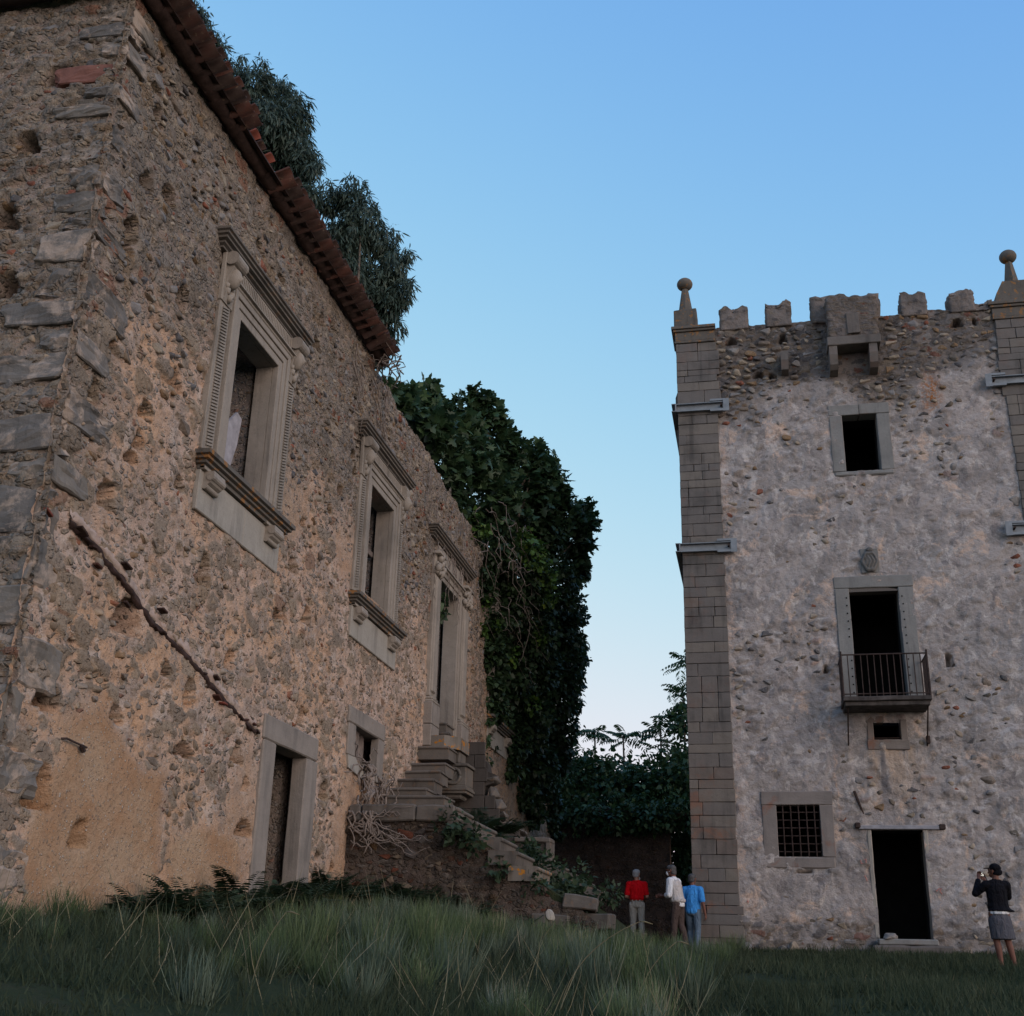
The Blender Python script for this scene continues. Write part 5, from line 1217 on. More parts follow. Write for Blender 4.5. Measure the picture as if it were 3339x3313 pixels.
def blob_points(blobs, dens, g, shell=.55, flat=(1, 1, 1)):
    """clustered points in a set of balls; returns positions and outward directions"""
    PP, OO = [], []
    for x, y, z, R in blobs:
        n = max(12, int(dens*R*R)); d = unit(g.normal(size=(n, 3))); rr = R*(shell+(1-shell)*g.random(n))**.6*(1+.18*g.normal(size=n)*.6)
        cl = unit(g.normal(size=(max(4, int(n/14)), 3)))                       # twigs: leaves gather round them
        k = g.integers(0, len(cl), n); d = unit(d*.55+cl[k]*.75)
        PP.append(np.array([x, y, z])+d*rr[:, None]*np.array(flat)); OO.append(d)
    return np.concatenate(PP), np.concatenate(OO)
g = np.random.default_rng(21)
def sprays(blobs, n, g, r0=.11, r1=.22, up_=.2):
    """small leaf sprays sticking out past the crown's surface"""
    out = []
    for i in range(n):
        x, y, z, R = blobs[g.integers(len(blobs))]; d = g.normal(size=3); d[2] += up_; d /= np.linalg.norm(d); k = R*g.uniform(.95, 1.22)+.05
        out.append((x+d[0]*k, y+d[1]*k, z+d[2]*k, g.uniform(r0, r1)))
    return out
def crown(blobs, dens, size, tmpl, droop, g, width=1.0, keep=None, shell=.5):
    P, O = blob_points(blobs, dens, g, shell)
    if keep is not None:
        k = keep(P); P, O = P[k], O[k]
    n = len(P); D = O*.8+g.normal(size=(n, 3))*.55; D[:, 2] -= droop
    N = g.normal(size=(n, 3))*.5+O*.4; N[:, 2] += .8
    return leaves_np(P, D, N, size*g.uniform(.5, 1.4, n), np.full(n, width), tmpl, np.clip(g.beta(2, 3, n), 0, 1))
def limb_tree(name, parent, base, targets, r0, mat, g, mid=None, n=7):
    """tapered trunk and one bending limb to every crown centre"""
    mb = MB(); base = np.array(base, float); top = np.array(mid if mid is not None else base+np.array([0, 0, 1.]), float)
    k = 9; pts = [tuple(base+(top-base)*t+np.array([.12, .12, 0])*r0*3*math.sin(t*5)) for t in np.linspace(0, 1, k)]
    mb.tube(pts, list(np.linspace(r0, r0*.55, k)), n)
    for tg in targets:
        tg = np.array(tg, float); a = base+(top-base)*g.uniform(.75, 1.0); c = (a+tg)/2+g.normal(size=3)*.12*np.linalg.norm(tg-a)+np.array([0, 0, .1])
        q = [tuple((1-t)**2*a+2*t*(1-t)*c+t*t*tg) for t in np.linspace(0, 1, 9)]
        mb.tube(q, list(np.linspace(r0*.42, r0*.07, 9)), 5)
    return mb.build(name, mat, parent, True)

# --- two eucalyptus trees behind the house
for i, (bl, base, mid, lab) in enumerate(((EUC_A, (-17.5, 31.5, 0), (-16.8, 31.5, 21), "taller eucalyptus rising behind the roof near the top left, blue green drooping leaves"),
                                          (EUC_B, (-13.8, 35.0, 0), (-13.6, 34.8, 16), "lower rounded eucalyptus crown behind the broken end of the eaves"))):
    t = thing("eucalyptus_tree", lab, "tree", base, 0, "eucalyptus trees behind the house")
    ex = [(x-.9*k_, y+.9, z-1.4*k_, R*1.05) for x, y, z, R in bl for k_ in (.6, 1.3)]
    leaf_obj("crown", [crown(bl, 2600, .30, T_lance(), 1.3, g, 1.15, shell=.25), crown(ex, 800, .32, T_lance(), 1.2, g, 1.2), crown(sprays(bl, 70, g, .15, .32), 1500, .28, T_lance(), 1.3, g, 1.1)], M['leaf_euc'], t)
    limb_tree("trunk", t, base, [b_[:3] for b_ in bl[::2]]+[b_[:3] for b_ in ex[::3]], .32, M['bark'], g, mid)

# --- fig tree growing out of the wall head
t = thing("fig_tree", "dark fig tree spreading over the top of the ivy covered house wall", "tree", (-8.5, 31, 1))
leaf_obj("crown", [crown(FIG, 760, .25, T_fig(), .1, g, 1.0, shell=.2), crown(sprays(FIG, 120, g, .12, .26, .3), 900, .23, T_fig(), .0, g, 1.0, shell=.2)], M['leaf_fig'], t)
limb_tree("trunk", t, (-8.6, 31.0, .9), [b_[:3] for b_ in FIG[4:14]+FIG[16:]], .22, M['bark'], g, (-7.9, 31.2, 10.4))
# --- ivy curtain
t = thing("ivy", "thick dark ivy curtain hanging down the far end of the house wall", "ivy", (-6.8, 34, 1))
IV = IVY+[(x-.45, y+.5, z, R*.9) for x, y, z, R in IVY]
leaf_obj("foliage", [crown(IVY, 1900, .135, T_ivy(), .75, g, 1.1, shell=.55), crown(IV, 420, .17, T_ivy(), .75, g, 1.1, shell=.1), crown(sprays(IVY, 110, g, .12, .24, -.3), 1500, .13, T_ivy(), .8, g, 1.1, shell=.2)], M['leaf_ivy'], t)
leaf_obj("young_foliage", [crown([(x+.12, y-.1, z, R) for x, y, z, R in LIME], 1150, .125, T_ivy(), .5, g, 1.1, shell=.3)], M['leaf_lime'], t)
vm = MB()
for i in range(60):
    x, y, z = -6.75+g.random()*.9, g.uniform(26.5, 33.5), g.uniform(8.6, 11.2); q = [(x, y, z)]
    dz = -.10 if i % 3 else .02
    for k in range(9):
        x += g.normal()*.07+.03; y += g.normal()*.12+.1; z += dz+g.normal()*.09; q.append((x, y, z))
    vm.tube(q, list(np.linspace(.011, .004, 10)), 4)
for i in range(22):                                                   # bare stems clinging to the wall
    y, z = g.uniform(23.2, 29.5), g.uniform(8.9, 10.6); x = -6.93; q = [(x, y, z)]
    for k in range(10): y += g.normal()*.09; z -= g.uniform(.05, .22); q.append((x+g.random()*.05, y, z))
    vm.tube(q, list(np.linspace(.014, .005, 11)), 4)
tag(vm.build("stem", M['root'], t, True), kind='stuff')
hang = [(-7.03, 30.2+.1*i, 8.0-.5*i, .2) for i in range(7)]
leaf_obj("hanging_foliage", [crown(hang, 1200, .13, T_ivy(), .9, g, 1.1)], M['leaf_fig'], t)
# --- dead creeper on the wall by the end of the eaves
t = thing("dead_creeper", "grey leafless creeper stems on the wall below the end of the tiled eaves", "creeper", (-6.9, 19, 9))
vm = MB()
for i in range(9):
    y, z = 18.3+g.random()*2.2, 10.9-g.random()*.6; q = [(-6.92, y, z)]
    for k in range(12): y += g.normal()*.14+.02; z -= g.uniform(.02, .17); q.append((-6.93+g.random()*.05, y, z))
    vm.tube(q, list(np.linspace(.015, .005, 13)), 4)
for i in range(14):
    y = 19.4+g.random()*.5; z = 10.95; x = -6.6-.2*g.random(); q = [(x, y, z)]
    for k in range(6): y += g.normal()*.12; z += g.normal()*.10-.02; x += g.normal()*.08; q.append((x, y, z))
    vm.tube(q, list(np.linspace(.018, .006, 7)), 4)
tag(vm.build("stem", M['root'], t, True), kind='stuff')
# leaves looking in over the great doorway
t = thing("doorway_creeper", "small green creeper hanging in the head of the great doorway", "creeper", (-7.2, 25.8, 7.9))
leaf_obj("foliage", [crown([(-7.25, 25.6, 8.0, .3), (-7.3, 26.1, 7.85, .28), (-7.3, 26.4, 7.7, .18)], 500, .17, T_ivy(), .6, g, 1.1)], M['leaf_fig'], t)

# --- tangled dry roots over the landing
t = thing("dry_roots", "tangle of pale dry roots over the staircase landing under the small window", "roots", (-6.8, 20.5, 2.4))
vm = MB(); vh = MB()
for i in range(34):
    y, z = g.uniform(20.1, 21.9), g.uniform(2.5, 3.15); x = -6.93+g.random()*.12; q = []
    a = g.uniform(0, 6.28)
    for k in range(11):
        q.append((min(x, -6.45), y, max(z, 2.46))); a += g.normal()*.7; y += .10*math.cos(a); z += .10*math.sin(a)-.02; x += g.normal()*.04
    vm.tube(q, list(np.linspace(g.uniform(.012, .028), .006, 11)), 5)
q = [(-6.9, 20.55, 3.25)]
for k in range(12): q.append((-6.86+.05*math.sin(k), 20.5+.08*math.sin(k*1.3), 3.25-.07*k))
for i in range(5): vm.tube([(a+g.normal()*.03, b_+g.normal()*.06+.05*i, c) for a, b_, c in q], .028, 5)
for i in range(15):
    x, z = -6.98+g.random()*.5, 2.3-g.random()*.45; y = 19.93; q = []
    for k in range(12): q.append((x, y-g.random()*.04, z)); x += g.uniform(.03, .17 if i % 2 else .08); z += g.normal()*.05-.015
    if x < -4.9: vh.tube(q, list(np.linspace(g.uniform(.010, .022), .005, 12)), 5)
for i in range(9):
    x, z = -7.0+g.random()*.5, 2.35; q = []
    for k in range(10): q.append((x, 19.92-g.random()*.05, z)); x += g.normal()*.05; z -= g.uniform(.02, .11)
    vh.tube(q, list(np.linspace(.022, .007, 10)), 5)
tag(vm.build("root_tangle", M['root'], t, True), kind='stuff'); tag(vh.build("hanging_root", M['root'], t, True), kind='stuff')

# --- ailanthus trees beyond the garden wall
def frond_np(P, D, L, g, pairs=8, ls=.26):
    """one pinnate leaf"""
    D = D/np.linalg.norm(D); side = np.cross(D, [0, 0, 1.]); side /= max(np.linalg.norm(side), 1e-6); up_ = np.cross(side, D)
    PP, DD, NN = [], [], []
    for k in range(pairs):
        t = (k+1.2)/(pairs+.6); c = P+D*L*t+np.array([0, 0, -1.])*L*.38*t*t
        for s in (-1, 1):
            PP.append(c); DD.append(side*s*.9+D*.35+np.array([0, 0, -.35-.25*g.random()])); NN.append(up_+g.normal(size=3)*.15)
    PP.append(P+D*L+np.array([0, 0, -1.])*L*.38); DD.append(D+np.array([0, 0, -.8])); NN.append(up_)
    n = len(PP); S = np.full(n, ls)*(1-.5*np.abs(np.linspace(-.6, 1, n))**2)
    return leaves_np(np.array(PP), np.array(DD), np.array(NN), S, np.full(n, 2.4), T_lance(), np.clip(g.normal(.4, .2, n), 0, 1))
AIL = [((-6.43, 48, 9.02), "ailanthus palm like crown nearest the ivy, beyond the garden wall"), ((-5.26, 48, 8.85), "ailanthus crown standing alone against the sky mid gap"), ((-3.75, 48, 9.3), "low spreading ailanthus crown left of the tower edge"),
       ((-2.80, 48, 10.75), "tall ailanthus showing its upper leaves beside the tower edge"), ((-2.35, 48.6, 12.3), "topmost ailanthus leaves peeping out from behind the tower")]
for i, (c, lab) in enumerate(AIL):
    t = thing("ailanthus_tree", lab, "tree", (c[0], c[1], .7), 0, "ailanthus trees beyond the garden wall")
    L = []; c = np.array(c)
    for k in range(16 if i < 2 else 30):
        dz = -abs(g.normal())*(.22 if i < 2 else .6); a = g.uniform(0, 6.28); u_ = np.array([g.normal()*.12*(1-2*dz), g.normal()*.12*(1-2*dz), 0])
        L.append(frond_np(c+u_+np.array([0, 0, dz-.12]), np.array([math.cos(a), math.sin(a), g.uniform(-.15, 1.1)+dz*.4]), g.uniform(.6, 1.05)*(1 if i < 2 else 1.15), g, int(g.integers(6, 9)), g.uniform(.22, .30)))
    leaf_obj("crown", L, M['leaf_ail'], t)
    MB().tube([(c[0]+.1, c[1], .5), (c[0]+.05, c[1], 4), (c[0], c[1], c[2]-.1)], [.11, .08, .03], 7).build("trunk", M['bark'], t, True)
g2 = np.random.default_rng(5)
L = [crown(THICK, 420, .20, T_ivy(), .4, g2, .9, keep=lambda P: (P[:, 1] > 44.75) | (P[:, 2] > 4.2)), crown([(x, y+1.2, z-.3, R*1.15) for x, y, z, R in THICK], 300, .26, T_ivy(), .4, g2, .9)]
wide = [(x, y, z, R) for x, y, z, R in [(-12, 50, 5, 3), (-9.5, 50, 5.5, 2.6), (-6.5, 52, 5.5, 2.8), (-3, 52, 5.5, 3), (0, 52, 5.5, 3), (3.5, 52, 5, 3), (7, 52, 5, 3), (11, 50, 5, 3.2), (15, 48, 5, 3.4), (20, 46, 5, 4)]]
L.append(crown(wide, 130, .4, T_ivy(), .3, g2, .9))
L.append(crown([(-3.6, 47.5, 1.8, 1.3), (-2.2, 47.5, 1.8, 1.3), (-.8, 47.5, 2.0, 1.3), (-3.0, 47.8, 3.6, 1.4), (-1.4, 47.8, 3.6, 1.4), (-2.6, 48.6, 2.6, 1.8), (-1.0, 48.6, 3.6, 1.8)], 420, .28, T_ivy(), .3, g2, .9))
L.append(crown([(x_, 43.75+.15*g2.random(), 4.75+.45*g2.random(), .35+.25*g2.random()) for x_ in np.arange(-7.2, -1.4, .42)], 900, .17, T_ivy(), .7, g2, .9))
for x, y, z, R in THICK:
    for k in range(4):
        d = unit(g2.normal(size=(1, 3)))[0]; d[1] = -abs(d[1]); L.append(frond_np(np.array([x, y, z])+d*R*.9, d*np.array([1, 1, .3])+np.array([0, 0, .2]), .8, g2, 7, .24))
tag(leaf_obj("thicket", L, M['leaf_ail']), "mass of dark shrubs and saplings growing behind and over the garden wall", "thicket", kind='stuff')

# --- ferns along the foot of the house and the stairs
def fern_mesh(seed):
    gg = np.random.default_rng(seed); L = []
    for k in range(13):
        a = gg.uniform(0, 6.28); ln = gg.uniform(.45, .85); D0 = np.array([math.cos(a), math.sin(a), gg.uniform(.6, 1.6)]); D0 /= np.linalg.norm(D0)
        PP, DD, NN, SS = [], [], [], []
        side = np.cross(D0, [0, 0, 1.]); side /= np.linalg.norm(side)
        for q in range(15):
            t = .2+.8*q/15; c = D0*ln*t+np.array([0, 0, -.35])*ln*t*t
            for s in (-1, 1):
                PP.append(c); DD.append(side*s+D0*.45+np.array([0, 0, -.15])); NN.append(np.array([0, 0, 1.])+D0*-.3+gg.normal(size=3)*.1); SS.append(.20*(1-.85*t)+.02)
        n = len(PP); L.append(leaves_np(np.array(PP), np.array(DD), np.array(NN), np.array(SS), np.full(n, 2.1), T_lance(), np.clip(gg.normal(.45, .2, n), 0, 1)))
    V, F, R = merge(L); return mesh_np("fern", V, F, M['leaf_fern'], False, {'rnd': R})
ferns = [fern_mesh(s) for s in range(5)]
FP = []
for y, n in ((11.9, 2), (12.4, 2), (13.1, 2), (13.6, 1), (14.6, 2), (15.3, 3), (15.9, 2), (16.9, 1), (18.0, 2), (18.7, 3), (19.3, 3)):
    for k in range(n): FP.append((-6.75+.6*g.random(), y+g.normal()*.2, g.uniform(.75, 1.1), "dark green fern at the foot of the ochre house wall"))
for k in range(22): FP.append((-6.6+3.6*g.random(), 19.2+.6*g.random(), g.uniform(.7, 1.05), "dark green fern in front of the staircase side wall"))
for x, y in ((-5.1, 21.8), (-4.9, 22.8), (-4.6, 23.5), (-5.3, 23.9)): FP.append((x, y, .95, "fern growing among the broken upper steps"))
for i, (x, y, s, lab) in enumerate(FP):
    z = float(ground_z(x, y))-.03
    if 'broken' in lab: z = 2.2 if x < -4.8 else 1.75
    o = obj("fern", ferns[i % 5], None, (x, y, z), (0, 0, g.uniform(0, 6)), (s*1.3, s*1.3, s*1.35*g.uniform(.8, 1.15)))
    if 'ochre' in lab:
        lab, gr = next((l, q) for lim, l, q in ((12.8, "fern against the smooth ochre plaster patch left of the low door", "ferns at the plaster patch"), (14.2, "fern below the bared rubble patch left of the low door", "ferns below the rubble patch"),
                       (17.2, "fern beside the left jamb of the low door", "ferns left of the low door"), (99, "fern between the low door and the staircase", "ferns right of the low door")) if y < lim)
    elif 'side wall' in lab:
        lab, gr = ("fern under the dry roots at the left of the staircase side wall", "ferns under the dry roots") if x < -5.4 else (("fern before the middle of the staircase side wall", "ferns before the side wall") if x < -4.1 else ("fern near the lowest stair blocks", "ferns near the lowest blocks"))
    else: gr = "ferns on the broken steps"
    tag(o, lab, "fern", gr)
# weeds on the stairs
WD = [(-5.13, 19.85, 2.18, .28), (-5.0, 19.85, 1.95, .22), (-4.64, 19.9, 1.9, .25), (-4.35, 19.9, 1.45, .22), (-3.71, 20.1, 1.15, .28), (-3.2, 20.8, 1.05, .3), (-3.75, 21.8, 1.5, .3), (-4.1, 22.3, 1.75, .3), (-3.0, 24.3, 1.25, .3), (-3.5, 23, 1.5, .35), (-4.7, 24.4, 2.1, .3), (-2.7, 20.6, .62, .25)]
L = [crown(WD, 1500, .11, T_ivy(), .1, g, .8, shell=.2)]
tag(leaf_obj("stair_weeds", L, M['leaf_fern']), "low green weeds creeping over the broken stair steps", "weeds", kind='stuff')
# weeds in the wall opening by the tower
# --- grass
def blades(P, h, lean, g, w):
    n = len(P); D = g.normal(size=(n, 3))*lean[:, None]; D[:, 2] = 1; N = g.normal(size=(n, 3)); N[:, 2] = 0
    return leaves_np(P, D, N, h, w/np.maximum(h, 1e-3), T_blade(), np.clip(g.beta(2, 3, n), 0, 1))
def tuft_mesh(seed, mat, n=260, hh=.85):
    gg = np.random.default_rng(seed); a = gg.uniform(0, 6.28, n); r_ = .16*np.sqrt(gg.random(n)); P = np.stack([r_*np.cos(a), r_*np.sin(a), 0*a-.05], 1)
    out = np.stack([np.cos(a), np.sin(a), 0*a], 1); ln = hh*gg.uniform(.45, 1.15, n)
    D = out*gg.uniform(.05, .75, n)[:, None]+gg.normal(size=(n, 3))*.12; D[:, 2] = 1; N = -out+gg.normal(size=(n, 3))*.3
    V, F, R = leaves_np(P, D, N, ln, .011/ln, T_blade(), np.clip(gg.beta(2, 3, n), 0, 1))
    return mesh_np("grass_tuft", V, F, mat, False, {'rnd': R})
def tuft_np(seed, n=240, hh=.8):
    gg = np.random.default_rng(seed); a = gg.uniform(0, 6.28, n); r_ = .17*np.sqrt(gg.random(n)); P = np.stack([r_*np.cos(a), r_*np.sin(a), 0*a-.05], 1)
    out = np.stack([np.cos(a), np.sin(a), 0*a], 1); ln = hh*gg.uniform(.4, 1.15, n)
    D = out*gg.uniform(.05, .85, n)[:, None]+gg.normal(size=(n, 3))*.14; D[:, 2] = 1; N = -out+gg.normal(size=(n, 3))*.3
    return leaves_np(P, D, N, ln, .014/ln, T_blade(), np.clip(gg.beta(2, 3, n), 0, 1))
TN = [tuft_np(s) for s in range(10)]
TP = []
while len(TP) < 170:
    y = g.uniform(9.6, 18.8); x = g.uniform(-6.95, .4)
    if x > -.4-(y-9.6)*.16+g.normal()*.5: continue
    if fbm(np.array([x*.55]), np.array([y*.55]), 0, 84, 2)[0] < -.10+g.normal()*.12: continue
    TP.append((x, y))
for k in range(30): TP.append((g.uniform(-3.2, -.6), g.uniform(18, 26)))
for x, y in ((-6.75, 9.5), (-6.95, 9.75), (-7.3, 9.6), (-6.6, 9.8), (-7.1, 9.3), (-6.5, 10.2), (-6.62, 10.9)): TP.append((x, y))
for x, y in ((-.75, 26.9), (-1.15, 26.3), (-.5, 27.2), (-2.3, 26.0), (-2.6, 25.2)): TP.append((x, y))
LA, LB = [], []
for i, (x, y) in enumerate(TP):
    s = g.uniform(.5, 1.0)*float(np.interp(y, [9, 11, 13, 16, 20], [.45, .72, .95, .75, .6]))*(.5 if x < -5.6 and y > 11 else .95 if x < -6.4 else (.62 if x < -4.8 else 1.0))
    V, F, R = TN[i % 10]; a = g.uniform(0, 6.28); c, sn = math.cos(a), math.sin(a)
    V2 = np.stack([(V[:, 0]*c-V[:, 1]*sn)*s*1.1+x, (V[:, 0]*sn+V[:, 1]*c)*s*1.1+y, V[:, 2]*s+float(ground_z(x, y))-.02], 1)
    (LA if g.random() < .6 else LB).append((V2, F, np.clip(R+g.normal()*.22, 0, 1)))
ns = 900; ys_ = g.uniform(8.5, 20, ns); xs_ = g.uniform(-7, .5, ns); kk = xs_ < -.2-(ys_-9.6)*.16; xs_, ys_ = xs_[kk], ys_[kk]
tag(leaf_obj("dry_grass", [blades(np.stack([xs_, ys_, ground_z(xs_, ys_)-.02], 1), g.uniform(.15, .8, len(xs_)), np.full(len(xs_), .5), g, np.full(len(xs_), .007))], M['dry']), "thin pale dead grass blades scattered through the bank", "grass", kind='stuff')
tag(leaf_obj("tall_grass", LA, M['grass']), "tall green grass in tufts on the bank below the house", "grass", kind='stuff')
tag(leaf_obj("bluish_tall_grass", LB, M['grass_b']), "bluish green tall grass mixed through the bank", "grass", kind='stuff')
# a paler, stiff little tuft near the lower left and dry stalks
pale = tuft_mesh(91, M['grass_b'], 160, .42)
tag(obj("grass_tuft", pale, None, (-4.05, 8.6, float(ground_z(-4.05, 8.6)))), "short stiff blue grey tuft at the lower left edge of the lawn", "grass tuft")
for i, (x, y, h, lean, lab) in enumerate(((-3.9, 9.2, .62, .35, "long pale dry stalk bending right at the lower left"), (-1.75, 10.8, .95, .8, "long dry stalk leaning right across the middle tufts"), (-1.15, 11.2, .75, .55, "shorter dry stalk beside the leaning one"))):
    z = float(ground_z(x, y)); q = [(x+lean*h*t*t*.9, y+.1*t, z+h*(t-.18*t*t*t*lean)) for t in np.linspace(0, 1, 10)]
    mb = MB().tube(q, list(np.linspace(.006, .003, 10)), 5)
    p = q[-1]; mb.tube([p, (p[0]+.04, p[1], p[2]-.0), (p[0]+.11, p[1], p[2]-.02)], [.004, .008, .003], 5)
    tag(mb.build("dry_stalk", M['dry'], None, True), lab, "stalk")
# short lawn
n = 270000
y = 4.2+25.5*g.random(n)**1.3; x = np.maximum(-.72*y-1.4+g.random(n)*(1.1*y+3.0), -7.0)
kp = fbm(x*.8, y*.8, 0, 87, 3)+g.normal(size=n)*.12 > -.24; x, y = x[kp], y[kp]; n = len(x)
P = np.stack([x, y, ground_z(x, y)-.01], 1); hgt = g.uniform(.05, .15, n)*(1+.8*(fbm(x*.6, y*.6, 0, 77, 3) > .1))*(.8+.012*y)
Vt = np.array([(0, .5, 0), (0, -.5, 0), (1, 0, .2)]); Ft = np.array([(0, 1, 2)])
D = g.normal(size=(n, 3))*.45; D[:, 2] = 1; N = g.normal(size=(n, 3)); N[:, 2] *= .2
L = [leaves_np(P, D, N, hgt, (.010+.0006*y)/hgt, (Vt, Ft), np.clip(g.beta(2, 3, n)+.25*fbm(x*.4, y*.4, 0, 78, 3), 0, 1))]
n = 7000; y = g.uniform(8, 20, n); x = g.uniform(-7, -.5, n); k = fbm(x*.9, y*.9, 0, 80, 3) > -.1; x, y = x[k], y[k]; n = len(x)
L.append(blades(np.stack([x, y, ground_z(x, y)-.02], 1), g.uniform(.15, .45, n), np.full(n, .35), g, np.full(n, .010)))
tag(leaf_obj("grass", L, M['lawn']), "dark short grass covering the sloping ground", "grass", kind='stuff')
# ================================================================ PEOPLE
def _ball():
    bm = bmesh.new(); bmesh.ops.create_icosphere(bm, subdivisions=2, radius=1); P = np.array([v.co for v in bm.verts]); bm.free(); return P
BALL = _ball()
def v3(r): return np.array(r if hasattr(r, '__len__') else (r, r, r), float)
def fuse(name, parts, mat, parent, voxel=.011, smooth=3):
    """one continuous skin over tapered limbs: hulls fused by a voxel remesh, then smoothed"""
    bm = bmesh.new()
    for c0, r0, c1, r1 in parts:
        pts = np.concatenate([BALL*v3(r0)+np.array(c0, float), BALL*v3(r1)+np.array(c1, float)])
        vs_ = [bm.verts.new(p) for p in pts]
        res = bmesh.ops.convex_hull(bm, input=vs_); 
        bmesh.ops.delete(bm, geom=[e for e in res['geom_interior'] if isinstance(e, bmesh.types.BMVert)], context='VERTS')
    me = bpy.data.meshes.new(name); bm.to_mesh(me); bm.free()
    o = bpy.data.objects.new(name, me); COL.objects.link(o)
    m1 = o.modifiers.new("r", 'REMESH'); m1.mode = 'VOXEL'; m1.voxel_size = voxel
    if smooth: m2 = o.modifiers.new("s", 'SMOOTH'); m2.iterations = smooth; m2.factor = .5
    dg = bpy.context.evaluated_depsgraph_get(); m = bpy.data.meshes.new_from_object(o.evaluated_get(dg)); m.name = name
    o.modifiers.clear(); o.data = m; bpy.data.meshes.remove(me)
    m.materials.clear(); m.materials.append(mat); m.polygons.foreach_set("use_smooth", np.ones(len(m.polygons), bool))
    o.parent = parent
    return o
def pick(name, mb_or_me, mat, parent, smooth=True):
    me = mb_or_me.mesh(name, mat, smooth); o = bpy.data.objects.new(name, me); COL.objects.link(o); o.parent = parent; return o
def nrm(a): a = np.array(a, float); return a/np.linalg.norm(a)
def hand_parts(wrist, d, side, curl, s=1.0):
    """palm, four unequal bent fingers and a thumb; side = towards the thumb"""
    w = np.array(wrist, float); d = nrm(d); side = nrm(np.array(side, float)-d*np.dot(side, d)); n = np.cross(side, d)*curl
    nn = nrm(n); L = [(w, .026*s, w+d*.075*s+side*.012*s, (.024*s,)*3), (w+d*.02*s, .024*s, w+d*.078*s-side*.022*s, .018*s)]
    for i, (off, ln) in enumerate(((.028, .072), (.010, .080), (-.010, .074), (-.027, .058))):
        a = w+d*.082*s+side*off*s; b_ = a+(d*.8+nn*.45)*ln*.55*s; c = b_+(d*.15+nn*.95)*ln*.5*s
        L += [(a, .0105*s, b_, .0098*s), (b_, .0098*s, c, .0085*s)]
    a = w+d*.025*s+side*.024*s; b_ = a+(side*.75+d*.6+nn*.2)*.04*s; c = b_+(d*.7+nn*.7-side*.1)*.032*s
    return L+[(a, .0135*s, b_, .0115*s), (b_, .0115*s, c, .0095*s)]
def R3(v, az): c, s = math.cos(az), math.sin(az); return np.array([v[0]*c-v[1]*s, v[0]*s+v[1]*c, v[2]])
